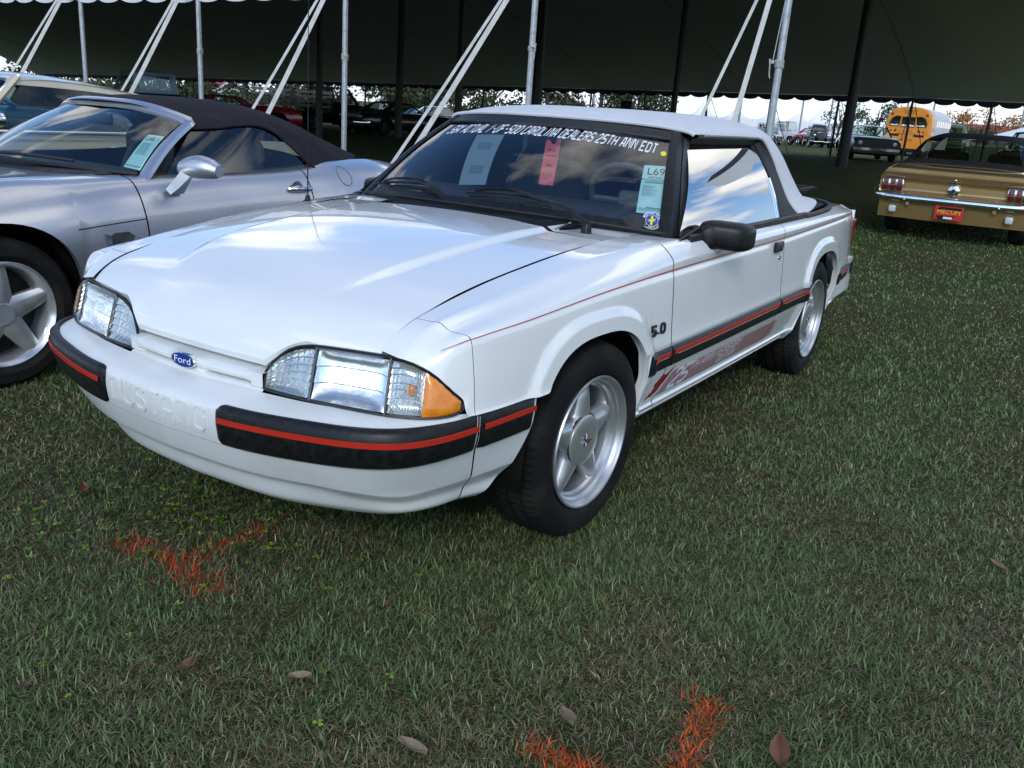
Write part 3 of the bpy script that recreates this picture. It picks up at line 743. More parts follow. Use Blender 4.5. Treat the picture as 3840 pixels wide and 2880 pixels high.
def make_wheel(loc, sy, steer=0.0):
    wo = bpy.data.objects.new('wheel', None); COL.objects.link(wo); wo.parent = car; wo.location = loc; wo.rotation_euler = (0, 0, steer+(0 if sy > 0 else math.pi))
    tyre('tyre', .320, .212, .208, wo)
    # rim: lip, stepped barrel
    MB().lathe([(.207, .088), (.214, .096), (.2165, .104), (.214, .109), (.209, .108), (.204, .100), (.198, .094), (.1955, .085), (.187, .078), (.184, .066), (.176, .058), (.172, .030), (.168, -.02), (.170, -.09), (.20, -.10)], 80, 'y').build('rim', ALLOY, wo, angle=30)
    MB().lathe([(.0, -.02), (.12, -.022), (.165, -.03)], 40, 'y').build('brake_disc', DARK_METAL, wo)
    sp = MB()
    for k in range(5):
        a0 = math.radians(90+72*k); P = []
        for r in np.linspace(.062, .183, 16):
            t = (r-.062)/.121
            w = lerp(.060, .026, t**.6)+(.008*((t-.80)/.20)**2 if t > .80 else 0)+(.030*(1-t/.18)**2 if t < .18 else 0)
            h0 = lerp(.076, .072, t)-.020*max(0, t-.7)
            row = []
            for c in np.linspace(-1, 1, 13):
                cc = w*c; hh = h0-.017*abs(c)**3-(.004*math.exp(-(c/.35)**2)*(.3-t))
                ang = a0+math.atan2(cc, r); rr = math.hypot(cc, r) if t < .95 else r
                row.append((rr*math.cos(ang), hh, rr*math.sin(ang)))
            row.append((row[-1][0], row[-1][1]-.030, row[-1][2])); row.insert(0, (row[0][0], row[0][1]-.030, row[0][2]))
            P.append(row)
        sp.grid(P)
    sp.build('spokes', ALLOY, wo, angle=45)
    MB().lathe([(.0, .0835), (.05, .083), (.076, .081), (.0825, .078), (.0845, .073), (.0845, .05)], 56, 'y').build('centre_cap', ALLOY, wo, angle=40)
    MB().lathe([(.0845, .0735), (.0862, .0740), (.0875, .072), (.0875, .06)], 56, 'y').build('cap_ring', DARK_METAL, wo)
    # running-horse emblem over three bars
    for dx, m_ in ((-.008, RED_STRIPE), (0, WHITE_INK), (.008, BADGE_BLUE)): MB().box((dx, .0842, .002), (.0045, .002, .040)).build('emblem_bar', m_, wo, smooth=False)
    hor = [(-.034,-.004),(-.022,.002),(-.012,.006),(.004,.006),(.014,.012),(.022,.017),(.027,.012),(.020,.008),(.016,.000),(.028,-.006),(.018,-.005),(.008,-.003),(-.004,-.004),(-.012,-.011),(-.024,-.014),(-.014,-.006),(-.020,-.002)]
    MB().prism(hor, .003, lambda u, v, w_: (u, .0850+w_, v)).build('horse_emblem', CHROME, wo, smooth=False)
    MB().tube([(.150, .060, .085), (.165, .085, .075)], .0035, 6).build('valve_stem', BLACK_TRIM, wo)
    return wo
FW = make_wheel((0, .722, .313), 1, RAD(-3)); make_wheel((0, -.722, .313), -1, RAD(-3))
make_wheel((-2.553, .728, .313), 1); make_wheel((-2.553, -.728, .313), -1)
# wheel wells and floor
for a in (ARCHF, ARCHR):
    for sy in (1, -1):
        P = [[(a[0]+(a[2]+.006)*math.cos(t)*1.0, sy*y, a[1]-.02+(a[3]+.028)*math.sin(t)) for y in (.80, .70, .55, .44)] for t in np.linspace(-.15, np.pi+.15, 30)]
        ww = MB().grid(P)
        ww.add([(a[0]-.37, sy*.44, .15), (a[0]+.37, sy*.44, .15), (a[0]+.37, sy*.44, .72), (a[0]-.37, sy*.44, .72)], [(0, 1, 2, 3)])
        ww.build('wheel_well', VOID, car)
fl = MB(); fl.box((-1.27, 0, .30), (1.85, 1.48, .14)); fl.box((.30, 0, .33), (.9, .86, .12)); fl.box((-2.95, 0, .36), (.95, .86, .16)); fl.box((.55, 0, .42), (.25, 1.15, .26)); fl.box((-3.2, 0, .5), (.5, 1.3, .3))
fl.build('underbody', VOID, car, smooth=False)
MB().tube([(.1, .1, .22), (-.4, .25, .20), (-3.2, .35, .24)], .03, 8).build('exhaust_pipe', DARK_METAL, car)

# ---- cowl, wipers
patch('cowl_side', [[(x, y, hood_z(max(x, -.36), min(abs(y), .6))+(.004 if x < -.5 else -.002)) for y in np.linspace(.395, .64, 10)] for x in np.linspace(-.352, -.66, 10)], WHITE_PAINT, car)
patch('cowl_side', [[(x, -y, hood_z(max(x, -.36), min(abs(y), .6))+(.004 if x < -.5 else -.002)) for y in np.linspace(.395, .64, 10)] for x in np.linspace(-.352, -.66, 10)], WHITE_PAINT, car)
# fender top behind the hood, out to the pillar foot
for sy in (1, -1):
    P = []
    for x in np.linspace(-.35, -.70, 10):
        r = rib(max(x, -.5), np.linspace(0, 3.4, 12)); r[:, 0] = x; r[:, 2] += -.0005
        r[:, 1] = np.minimum(r[:, 1], .80); r[:, 1] *= sy; P.append(r)
    patch('cowl_corner', np.array(P)[:, :9], WHITE_PAINT, car)
cw = patch('cowl_grille', [[(lerp(hood_xr(abs(y))+.004, -.60-.06*(abs(y)/.5)**2, t), y*lerp(1, 1.22, t), .900-.006*(abs(y)/.4)**2+.022*t) for t in np.linspace(0, 1, 8)] for y in np.linspace(-.405, .405, 30)], BLACK_TRIM, car)
for k in range(13):
    t = .05+k*.072
    MB().tube([(lerp(hood_xr(abs(y))+.004, -.60-.06*(abs(y)/.5)**2, t), y*lerp(1, 1.22, t), .903-.006*(abs(y)/.4)**2+.022*t) for y in np.linspace(-.40, .40, 24)], .0042, 5).build('louvre', BLACK_TRIM, cw)

# ---- windscreen
def ws(a, b, off=0.0):
    """a -1..1 across, b 0 bottom .. 1 top"""
    A = abs(a)
    bot = np.array([-.480-.185*A**2.2, .742*a, .925-.030*A**2.4]); top = np.array([-.985-.085*A**2.4, .556*a, 1.262-.020*A**2.6])
    p = bot+(top-bot)*b; bow = .020*math.sin(math.pi*b)
    n = np.array([.55, .10*a, .83]); n /= np.linalg.norm(n)
    return p+n*(bow+off)
def wsp(a0, a1, b0, b1, na, nb, off=0.0): return [[ws(a, b, off) for b in np.linspace(b0, b1, nb)] for a in np.linspace(a0, a1, na)]
patch('windscreen', wsp(-.955, .955, .0, .93, 40, 20), GLASS, car)
patch('frit_band', wsp(-.96, .96, -.02, .075, 40, 4, .0012), BLACK_TRIM, car)  # black ceramic frit along the foot of the glass
fr = MB(); fr.grid(wsp(-1, 1, .915, 1.02, 40, 5, .006)); fr.build('windscreen_header', BLACK_TRIM, car)
MB().tube([ws(a, .915, .006) for a in np.linspace(-.94, .94, 40)], .005, 6).build('header_moulding', FADED_TRIM, car)
MB().tube([ws(a, .005, .004) for a in np.linspace(-.97, .97, 40)], .007, 6).build('windscreen_seal', BLACK_RUBBER, car)
for sy in (1, -1):
    ap = MB(); P = []
    for b in np.linspace(-.03, 1.02, 16):
        i = ws(.935*sy, b, .004); o = ws(.990*sy, b, .010); e = ws(1.015*sy, b, -.006); k = e+np.array([-.050, sy*.006, -.012]); k2 = k+np.array([-.01, -sy*.05, -.01])
        P.append([i, lerp(i, o, .5)+np.array([.002, 0, .003]), o, e, k, k2])
    ap.grid(P); ap.build('windscreen_pillar', BLACK_TRIM, car, angle=30)
    MB().grid([[ws(1.019*sy, b, -.008)+np.array([-.004, sy*.002, 0]), ws(1.019*sy, b, -.008)+np.array([-.048, sy*.0085, -.011])] for b in np.linspace(.02, 1.0, 14)]).build('pillar_moulding', FADED_TRIM, car)
def wiper(piv, arm_ab, blade):
    w = bpy.data.objects.new('wiper', None); COL.objects.link(w); w.parent = car
    piv = np.array(piv); tip = ws(arm_ab[0], arm_ab[1], .030)
    MB().lathe([(0, .030), (.012, .030), (.017, .022), (.019, .0), (.024, -.02)], 16, 'z', (piv[0], piv[1], piv[2]-.010)).build('pivot_cap', BLACK_TRIM, w)
    mid = lerp(piv, tip, .42)+np.array([.010, 0, .030])
    MB().sweep([piv+np.array([0, 0, .016]), lerp(piv, mid, .55)+np.array([.006, 0, .022]), mid, tip], [[(-.012, -.006), (.012, -.006), (.010, .007), (-.010, .007)], [(-.011, -.006), (.011, -.006), (.009, .007), (-.009, .007)], [(-.009, -.004), (.009, -.004), (.007, .005), (-.007, .005)], [(-.005, -.003), (.005, -.003), (.004, .003), (-.004, .003)]]).build('wiper_arm', BLACK_TRIM, w)
    bl = [ws(a, b, .012) for a, b in blade]
    MB().tube(cr(bl, 20), .0062, 6).build('wiper_blade', BLACK_RUBBER, w)
    MB().tube(cr([lerp(bl[0], bl[1], .4)+np.array([.003, 0, .006]), bl[1]+np.array([.006, 0, .014]), bl[2]+np.array([.008, 0, .018]), bl[3]+np.array([.006, 0, .014]), lerp(bl[3], bl[4], .6)+np.array([.003, 0, .006])], 14), .0055, 5).build('blade_bridge', BLACK_TRIM, w)
wiper((-.520, -.180, .918), (-.58, .145), [(-.90, .090), (-.74, .118), (-.58, .128), (-.46, .128), (-.35, .110)])
wiper((-.440, .505, .912), (.16, .150), [(-.109, .105), (.03, .125), (.16, .132), (.28, .128), (.40, .105)])
MB().rbox((-.540, -.01, .938), (.03, .04, .014), .006).build('washer_nozzle', BLACK_TRIM, car)

# ---- soft top
ST = [  # rows front->rear; columns centre -> lower edge
 [(-1.035,0,1.286),(-1.045,.25,1.284),(-1.075,.44,1.277),(-1.100,.55,1.266),(-1.110,.585,1.258),(-1.115,.597,1.250)],
 [(-1.20,0,1.317),(-1.20,.25,1.314),(-1.20,.44,1.302),(-1.20,.55,1.280),(-1.20,.592,1.264),(-1.20,.603,1.250)],
 [(-1.45,0,1.333),(-1.45,.25,1.330),(-1.45,.44,1.316),(-1.45,.55,1.290),(-1.45,.594,1.268),(-1.45,.604,1.251)],
 [(-1.75,0,1.336),(-1.75,.25,1.333),(-1.75,.44,1.320),(-1.75,.55,1.292),(-1.75,.596,1.268),(-1.75,.606,1.250)],
 [(-2.02,0,1.328),(-2.02,.25,1.325),(-2.02,.44,1.312),(-2.01,.545,1.288),(-1.97,.596,1.258),(-1.94,.608,1.240)],
 [(-2.27,0,1.300),(-2.27,.25,1.297),(-2.26,.43,1.285),(-2.25,.535,1.262),(-2.12,.612,1.210),(-2.045,.632,1.165)],
 [(-2.46,0,1.225),(-2.46,.25,1.222),(-2.45,.43,1.212),(-2.43,.545,1.190),(-2.27,.640,1.120),(-2.130,.662,1.060)],
 [(-2.62,0,1.115),(-2.62,.25,1.113),(-2.61,.43,1.105),(-2.57,.570,1.085),(-2.37,.672,1.020),(-2.195,.702,.955)],
 [(-2.78,0,1.005),(-2.78,.25,1.003),(-2.77,.43,1.000),(-2.74,.600,.955),(-2.47,.712,.945),(-2.245,.740,.900)],
 [(-2.93,0,.935),(-2.93,.25,.935),(-2.92,.43,.933),(-2.93,.640,.925),(-2.55,.748,.905),(-2.262,.765,.884)]]
STA = np.array(ST, float)
f = net(STA, np.linspace(0, 9, 80), np.linspace(0, 5, 34)); top = np.concatenate([f[:, ::-1][:, :-1]*np.array([1, -1, 1]), f], 1)
top[..., 2] += .0025*np.sin(top[..., 0]*9+1.3*np.abs(top[..., 1]))*sst(.7, 0, np.abs(top[..., 1]))
to = patch('soft_top', top, CLOTH_TOP, car, angle=60)
MB().tube(np.vstack([f[0, ::-1]*np.array([1, -1, 1])+[.004, 0, -.004], f[0, 1:]+[.004, 0, -.004]]), .0085, 8).build('front_welt', CLOTH_TOP, to)
for sy in (1, -1):
    MB().tube(cr([p*np.array([1, sy, 1])+np.array([0, sy*.003, .0]) for p in STA[1:, 5]], 40), .0075, 6).build('edge_welt', CLOTH_TOP, to)
    # black weatherstrip above and behind the side glass
    def gl(t, b):   # side glass surface: t along 0 front..1 rear ; b 0 bottom 1 top
        bo = np.array([lerp(-.655, -1.895, t), .768-.002*t, lerp(.900, .884, t)]); tp = np.array([lerp(-1.105, -1.905, t), .570+.010*t, 1.222])
        p = bo+(tp-bo)*b; p[1] += .022*math.sin(math.pi*b); return p*np.array([1, sy, 1])
    patch('side_window', [[gl(t, b) for b in np.linspace(0, 1, 14)] for t in np.linspace(0, 1, 26)], GLASS_DK, car)
    P = []
    for x in np.linspace(-1.13, -1.955, 24):
        t = (x+1.105)/(-1.905+1.105); g = gl(np.clip(t, -.06, 1.03), 1.0); g[0] = x
        P.append([np.array([x, sy*.607, 1.251]), np.array([x, sy*.610, 1.238]), g+np.array([0, sy*.012, .010]), g+np.array([0, sy*.006, -.008]), g+np.array([0, -sy*.02, -.006])])
    patch('window_weatherstrip', P, BLACK_RUBBER, car)
    P = []
    edge = cr([STA[k, 5] for k in range(4, 10)], 24)
    for k in range(24):
        b = 1-k/23.0; g = gl(1.0, b); e = edge[k]*np.array([1, sy, 1])
        P.append([g+np.array([0, -sy*.015, 0]), g+np.array([.004, sy*.006, 0]), lerp(g, e, .28)+np.array([0, sy*.014, 0]), lerp(g, e, .5)+np.array([0, sy*.006, 0]), lerp(g, e, .75)+np.array([0, sy*.014, 0]), e+np.array([0, sy*.0, 0])])
    patch('rear_weatherstrip', P, BLACK_RUBBER, car)
    MB().tube([gl(.975, b)+np.array([0, sy*.004, 0]) for b in np.linspace(0, .55, 10)], .006, 6).build('quarter_glass_edge', CHROME, car)
    # belt moulding
    MB().sweep([(x, sy*(float(yc_(x))-.004), float(zt(x))+.006) for x in np.linspace(-.70, -2.22, 40)], [(-.010*sy, -.016), (.013*sy, -.018), (.014*sy, .006), (.004*sy, .012), (-.012*sy, .010)]).build('belt_moulding', FADED_TRIM, car)
    # mirror patch at the front corner of the glass
    MB().prism([(-.63, .893), (-.93, .893), (-.93, .915), (-.80, .925)], .012, lambda u, v, w_: (u, sy*(.775+w_), v)).build('mirror_sail', BLACK_TRIM, car, smooth=False)
    # wing mirror
    mo = bpy.data.objects.new('wing_mirror', None); COL.objects.link(mo); mo.parent = car
    P = []
    for q, (cx_, hw, hh, cy_, cz_) in enumerate([(-0.840, .055, .025, .858, .896), (-0.846, .072, .038, .858, .896), (-0.858, .083, .048, .858, .896), (-0.885, .088, .052, .858, .896), (-0.935, .088, .052, .858, .896), (-0.956, .085, .049, .858, .896), (-0.956, .078, .042, .858, .896), (-0.946, .01, .01, .858, .896)]):
        row = []
        for t in np.linspace(0, 2*np.pi, 44, endpoint=False):
            c_, s_ = math.cos(t), math.sin(t); k = 5.0
            rr = (abs(c_)**k+abs(s_)**k)**(-1/k); yy = c_*rr
            row.append((cx_-.035*yy*hw/.088, sy*(cy_+yy*hw), cz_+s_*rr*hh-.004*yy))
        P.append(row)
    mbm = MB(); mbm.grid(P, cv=True); mbm.F.append(tuple(range(44))); mbm.F.append(tuple(7*44+k for k in range(44))[::-1])
    mbm.build('mirror_shell', BLACK_TRIM, mo, angle=50)
    ft = MB(); Q = []
    for y_, x0_, x1_, z0_, z1_ in ((.765, -.790, -.935, .795, .900), (.795, -.800, -.940, .800, .920), (.815, -.818, -.940, .825, .938), (.835, -.832, -.935, .856, .938)):
        Q.append([(x0_, sy*y_, z0_+.012), (x0_-.012, sy*y_, z0_), (x1_+.012, sy*y_, z0_), (x1_, sy*y_, z0_+.012), (x1_, sy*y_, z1_-.012), (x1_+.012, sy*y_, z1_), (x0_-.012, sy*y_, z1_), (x0_, sy*y_, z1_-.012)])
    ft.grid(Q, cv=True); ft.F.append(tuple(range(8)))
    ft.build('mirror_foot', BLACK_TRIM, mo, angle=50)
# boot-well moulding round the rear of the top
bw = cr([(-2.21,.800,.890),(-2.45,.797,.893),(-2.70,.785,.900),(-2.86,.755,.908),(-2.97,.690,.914),(-3.03,.58,.918),(-3.05,.3,.921),(-3.05,0,.922)], 40)
bw = np.vstack([bw, (bw*np.array([1, -1, 1]))[::-1][1:]])
MB().sweep(bw, [(-.010, -.024), (.010, -.026), (.012, .000), (.003, .008), (-.012, .006)]).build('boot_moulding', FADED_TRIM, car)
patch('top_well', [[(-2.20-.83*t, y*(1-.10*t), .888+.018*t) for y in np.linspace(-.78, .78, 10)] for t in np.linspace(0, 1, 8)], BLACK_RUBBER, car)
# decklid and tail
patch('decklid', [[(x, y, float(zt(x))+.016-.014*(abs(y)/.7)**2-.045*float(sst(-3.30, -3.52, x))**1.3) for y in np.linspace(-.70, .70, 22)] for x in np.linspace(-3.03, -3.5, 14)], WHITE_PAINT, car)
for sy in (1, -1):
    patch('deck_side', [[lerp(np.array([x, sy*.70, float(zt(x))+.002-.045*float(sst(-3.30, -3.52, x))**1.3]), rib(x, [2.2])[0]*np.array([1, sy, 1]), t) for t in np.linspace(0, 1, 4)] for x in np.linspace(-2.9, -3.5, 12)], WHITE_PAINT, car)
def tail(y, z): return (-3.495-.03*(1-(abs(y)/.77)**2)+.02*max(0, z-.8), y, z)
patch('tail_panel', [[tail(y, z) for z in np.linspace(.56, .845, 8)] for y in np.linspace(-.765, .765, 20)], WHITE_PAINT, car)
for sy in (1, -1):
    MB().grid([[tuple(np.array(tail(sy*y, z))+np.array([-.012, 0, 0])) for z in np.linspace(.63, .80, 4)] for y in np.linspace(.45, .775, 8)]).build('tail_lamp', RED_LENS, car)
    MB().rbox((-3.46, sy*.772, .715), (.09, .02, .16), .008).build('tail_lamp_side', RED_LENS, car)
    ov2 = [[(-3.52-.05*(1-(y/.8)**2), sy*y, z) for z in (.36, .42, .50, .545, .56)] for y in np.linspace(0, .79, 14)]+[[(x, sy*(.80+.012*k), z) for z in (.36, .42, .50, .545, .56)] for k, x in ((0, -3.50), (1, -3.30), (2, -2.95))]
    patch('rear_bumper_cover', ov2, WHITE_PLASTIC, car)
    st = patch('rear_rub_strip', [[(-3.537-.05*(1-(y/.8)**2), sy*y, z) for z in (.46, .475, .525, .537)] for y in np.linspace(0, .80, 14)]+[[(-3.42, sy*.815, z) for z in (.46, .475, .525, .537)]], BLACK_TRIM, car)
# luggage rack on the decklid
lr = MB()
lr.tube(cr([(-3.12,.48,.925),(-3.12,.49,.945),(-3.16,.50,.955),(-3.40,.50,.955),(-3.44,.48,.955),(-3.45,0,.960),(-3.44,-.48,.955),(-3.40,-.50,.955),(-3.16,-.50,.955),(-3.12,-.49,.945),(-3.12,-.48,.925)], 70), .011, 7)
for y in (-.45, .45): lr.tube([(-3.44, y, .955), (-3.44, y, .885)], .010, 6)
lr.build('luggage_rack', BLACK_TRIM, car)

# ---- interior seen through the glass
MB().rbox((-.80, 0, .86), (.40, 1.30, .20), .06).build('dashboard', INTERIOR, car)
for y in (.36, -.36):
    st = MB(); st.rbox((-1.62, y, .80), (.16, .48, .50), .06, M=np.array(Matrix.Rotation(RAD(-14), 3, 'Y'))); st.rbox((-1.35, y, .55), (.5, .48, .14), .05)
    so = st.build('seat', mat('grey_seat_cloth', (.05, .055, .065), .85, bump=(150, .3, .002)), car)
    MB().rbox((-1.69, y, 1.10), (.09, .26, .14), .04).build('headrest', so.data.materials[0], so)
MB().box((-1.4, 0, .45), (1.9, 1.4, .1)).build('cabin_floor', INTERIOR, car, smooth=False)
MB().box((-2.25, 0, .70), (.06, 1.3, .42)).build('rear_seat', INTERIOR, car, smooth=False)
swc = np.array([-1.10, .36, .96]); axv = np.array([-.82, 0, .57]); e1 = np.array([0, 1., 0]); e2 = np.cross(axv, e1)
sw = MB().tube([swc+.185*(math.cos(t)*e1+math.sin(t)*e2) for t in np.linspace(0, 2*np.pi, 40, endpoint=False)], .013, 8, closed=True)
for t in (0, np.pi): sw.tube([swc, swc+.18*(math.cos(t)*e1+math.sin(t)*e2)], .014, 6)
sw.rbox(swc, (.04, .12, .09), .02)
sw.build('steering_wheel', mat('grey_wheel_rim', (.10, .11, .12), .5), car)
MB().rbox((-1.03, 0, 1.185), (.03, .24, .065), .012).build('rear_view_mirror', BLACK_TRIM, car)
for sy in (1, -1):
    MB().rbox((-1.13, sy*.30, 1.225), (.13, .36, .02), .008).build('sun_visor', mat('visor_grey', (.16, .18, .22), .8), car)
    MB().tube(cr([(-1.75, sy*.57, 1.20), (-1.95, sy*.56, 1.08), (-2.02, sy*.60, .95), (-1.98, sy*.66, .86)], 16), .016, 8).build('top_frame_link', mat('top_frame_grey', (.16, .16, .15), .5), car)  # grey link curved to stand for a curved reflection in the side glass

# ---- banner lettering, stickers on the windscreen
mb = MB(); strips, wd = stroke_text('56K ACTUAL 1-OF-500 CAROLINA DEALERS 25TH ANN EDT', .052, .0088, adv=5.9, shear=.28)
for V, F in strips:
    row = []
    for v in V:
        a = -.80+1.67*(v[0]/wd); row.append(ws(a, .792-.045*(a/.8)**2+v[1]/.052*.108, .0008))
    mb.add(row, F)
mb.build('banner_lettering', WHITE_INK, car, smooth=False)
def disc_ws(a, b, r, off, n=36): return [ws(a+r/.66*math.cos(t), b+r/.42*math.sin(t), off) for t in np.linspace(0, 2*np.pi, n, endpoint=False)]
def disc(name, a, b, r, off, m_, parent=car):
    o = mk(name, disc_ws(a, b, r, off), [tuple(range(36))], m_, parent, False); return o
stk = disc('round_sticker', .900, .103, .0305, .0008, mat('sticker_blue', (.02, .06, .30), .4))
mb = MB(); rg = [disc_ws(.900, .103, .0300, .0016), disc_ws(.900, .103, .0283, .0016)]; mb.grid(rg, cv=True)
rg = [disc_ws(.900, .103, .0190, .0016), disc_ws(.900, .103, .0181, .0016)]; mb.grid(rg, cv=True)
mb.build('sticker_ring', WHITE_INK, stk, smooth=False)
mb = MB()
for word, a0, a1, rr, up in (('MUSTANG CLUB', 2.75, .40, .0255, 1), ('OF AMERICA', 3.75, 5.67, .0305, -1)):
    for k, ch in enumerate(word):
        if ch == ' ' or ch not in GL and ch not in 'BC': continue
        th = lerp(a0, a1, k/(len(word)-1)); gl_ = stroke_text(ch if ch in GL else '6', .0058, .0012)[0]
        for V, F in gl_:
            pts = []
            for v in V:
                r_ = rr+(v[1] if up > 0 else -v[1]); tang = (-(v[0]-.002) if up > 0 else (v[0]-.002))/rr
                pts.append(ws(.900+.85*r_/.66*math.cos(th+tang), .103+.85*r_/.42*math.sin(th+tang), .0018))
            mb.add(pts, F)
mb.build('sticker_lettering', WHITE_INK, stk, smooth=False)
hor = [(-.034,-.004),(-.022,.002),(-.012,.006),(.004,.006),(.014,.012),(.022,.017),(.027,.012),(.020,.008),(.016,.000),(.028,-.006),(.018,-.005),(.008,-.003),(-.004,-.004),(-.012,-.011),(-.024,-.014),(-.014,-.006),(-.020,-.002)]
YEL = mat('sticker_yellow', (.75, .68, .05), .5)
mk('sticker_horse', [ws(.900+.85*u*.55/.66, .103+.85*v*.55/.42, .0020) for u, v in hor], [tuple(range(len(hor)))], YEL, stk, False)
mk('sticker_bar', [ws(.900+.85*u/.66, .103+.85*v/.42, .0018) for u, v in ((-.004, -.018), (.004, -.018), (.004, .018), (-.004, .018))], [(0, 1, 2, 3)], YEL, stk, False)
disc('yellow_dot', .910, .749, .0115, .0008, mat('dot_yellow', (.80, .72, .04), .5))

# ---- 5.0 badge and the anniversary decal
bd = MB()
for V, F in stroke_text('5.0', .030, .0088, adv=5.4, xs=1.5)[0]:
    V3 = [side(-.335-v[0], .602+v[1], o) for o in (.001, .006) for v in V]; n = len(V); m2 = n//2
    FF = [tuple(i+n for i in f) for f in F]
    for i in range(m2-1): FF += [(2*i, 2*i+2, n+2*i+2, n+2*i), (2*i+1, n+2*i+1, n+2*i+3, 2*i+3)]
    bd.add(V3, FF)
bo = bd.build('engine_badge', BLACK_TRIM, car, smooth=False)
bd = MB()
for V, F in stroke_text('5.0', .030, .0040, adv=5.4, xs=1.5)[0]: bd.add([side(-.335-v[0], .602+v[1], .0072) for v in V], F)
bd.build('badge_outline', CHROME, bo, smooth=False)
DEC = mat('decal_red', (.26, .012, .012), .45)
hs = [(-.02,.0),(.005,.022),(.022,.030),(.030,.052),(.018,.062),(.035,.074),(.055,.092),(.075,.098),(.082,.088),(.10,.092),(.125,.108),(.150,.116),(.128,.098),(.112,.078),(.098,.060),(.078,.045),(.070,.028),(.050,.020),(.030,.004),(.018,.012)]
dm = MB()
def dside(u, v, o): return side(-.43-u*1.10, .342+v*.93, o)
dm.add([dside(u, v, .0018) for u, v in hs], [tuple(range(len(hs)))])
dm.build('horse_decal', DEC, car, smooth=False)
dl = MB()
for k in range(12):
    v0 = .006+k*.0072; u0 = .06+.06*(k/11.0)**1.0+.02
    xs = np.linspace(u0, 1.27-.0*k, 46)
    for j in range(45):
        dl.add([dside(xs[j], v0, .0016), dside(xs[j+1], v0, .0016), dside(xs[j+1], v0+.0032, .0016), dside(xs[j], v0+.0032, .0016)], [(0, 1, 2, 3)])
dl.build('decal_stripes', DEC, car, smooth=False)
dt = MB()
for V, F in stroke_text('25', .074, .012, adv=5.4, shear=.35)[0]: dt.add([dside(.155+v[0]*1.2, .012+v[1], .0026) for v in V], F)
for V, F in stroke_text('TH ANNIVERSARY', .036, .0055, adv=6.2, shear=.35)[0]: dt.add([dside(.315+v[0]*1.05, .050+v[1], .0026) for v in V], F)
for V, F in stroke_text('EDITION', .026, .0045, adv=6.2, shear=.35)[0]: dt.add([dside(.60+v[0]*1.1, .014+v[1], .0026) for v in V], F)
dt.build('decal_lettering', WHITE_INK, car, smooth=False)
# aerial on the far front fender
ae = MB(); ae.lathe([(.0, .03), (.008, .028), (.012, .008), (.022, .003), (.024, -.004)], 16, 'z', (-.28, -.70, .880))
ae.tube([(-.28, -.70, .90), (-.285, -.70, 1.75)], [.0028, .0014], 6)
ae.build('radio_aerial', BLACK_TRIM, car)

# ---- papers: hung and taped inside the glass, things of their own; the last stands for a reflection
def ws_quad(c, off, w, h):
    bl, br, tr, tl = [np.array(q) for q in c]
    def fn(u, v):
        p, q = u/w+.5, v/h+.5; ab = (bl*(1-p)+br*p)*(1-q)+(tl*(1-p)+tr*p)*q
        return ws(ab[0], ab[1], off)
    return fn
LOTC = ((.820,.162),(.950,.167),(.957,.634),(.812,.608))
lot = thing('lot_sheet', 'pale cyan auction lot sheet reading L69 taped inside the white car windscreen', 'sheet')
fn = ws_quad(LOTC, -.006, .110, .236); gr = [[fn(u, v) for v in np.linspace(-.118, .118, 8)] for u in np.linspace(-.055, .055, 5)]
patch('paper', gr, PAPER_CYAN, lot)
fn2 = ws_quad(LOTC, -.0045, .110, .236)
V, F = text_flat('L69', .052); mk('lot_number', [fn2(v[0], v[1]+.082) for v in V], F, INK, lot, False)
V, F = text_flat('1989 FORD\nMUSTANG LX 25TH\nANNIVERSARY', .0125); mk('lot_title', [fn2(v[0], v[1]+.040) for v in V], F, INK, lot, False)
mb = MB()
for k in range(10): 
    w_ = (.075 if k % 4 == 0 else random.uniform(.05, .09)); v0 = .008-.0052*k
    mb.add([fn2(-.046, v0), fn2(-.046+w_*.8, v0), fn2(-.046+w_*.8, v0+.0013), fn2(-.046, v0+.0013)], [(0, 1, 2, 3)])
for v0 in (-.098, -.104): mb.add([fn2(-.05, v0), fn2(.05, v0), fn2(.05, v0+.0015), fn2(-.05, v0+.0015)], [(0, 1, 2, 3)])
mb.add([fn2(-.02, -.094), fn2(.045, -.094), fn2(.045, -.089), fn2(-.02, -.089)], [(0, 1, 2, 3)])
mb.build('small_print', GREY_INK, lot, smooth=False)
tagp = thing('hang_tag', 'pink hang tag with hook slot hanging from the mirror of the white car', 'tag')
def tagf(off): return lambda u, v: (-.985+off, .015+u+.10*v, 1.092+v*.80)
fn = tagf(0)
ol = [(-.036,-.118),(.036,-.118),(.036,.112),(.034,.125),(.016,.122),(.013,.104),(.004,.096),(-.008,.098),(-.013,.106),(-.022,.118),(-.036,.110)]
MB().prism(ol, .0008, lambda u, v, w: tuple(np.array(fn(u, v))-np.array([w, 0, 0]))).build('card', PAPER_PINK, tagp, smooth=False)
fn2 = tagf(.0012)
mb = MB()
for w_, v0, h_ in ((.036, .065, .004), (.046, .058, .004), (.058, .032, .007), (.03, -.022, .012), (.034, -.045, .002), (.05, -.056, .002), (.05, -.062, .002), (.046, -.068, .002), (.05, -.074, .002), (.03, -.084, .002), (.02, -.09, .002)):
    mb.add([fn2(-w_/2, v0), fn2(w_/2, v0), fn2(w_/2, v0+h_), fn2(-w_/2, v0+h_)], [(0, 1, 2, 3)])
mb.build('print', mat('pink_card_print', (.30, .03, .05), .7), tagp, smooth=False)
REFLECTION_GREY = mat('windscreen_reflection_grey', (.16, .22, .27), .6)  # grey sheet with a darker box, painted as a reflection on the glass
sh = thing('reflection_sheet', 'faint grey sheet added to stand for a reflection in the white car windscreen', 'sheet')
FC = ((-.237,.199),(-.061,.229),(-.261,.792),(-.499,.769))
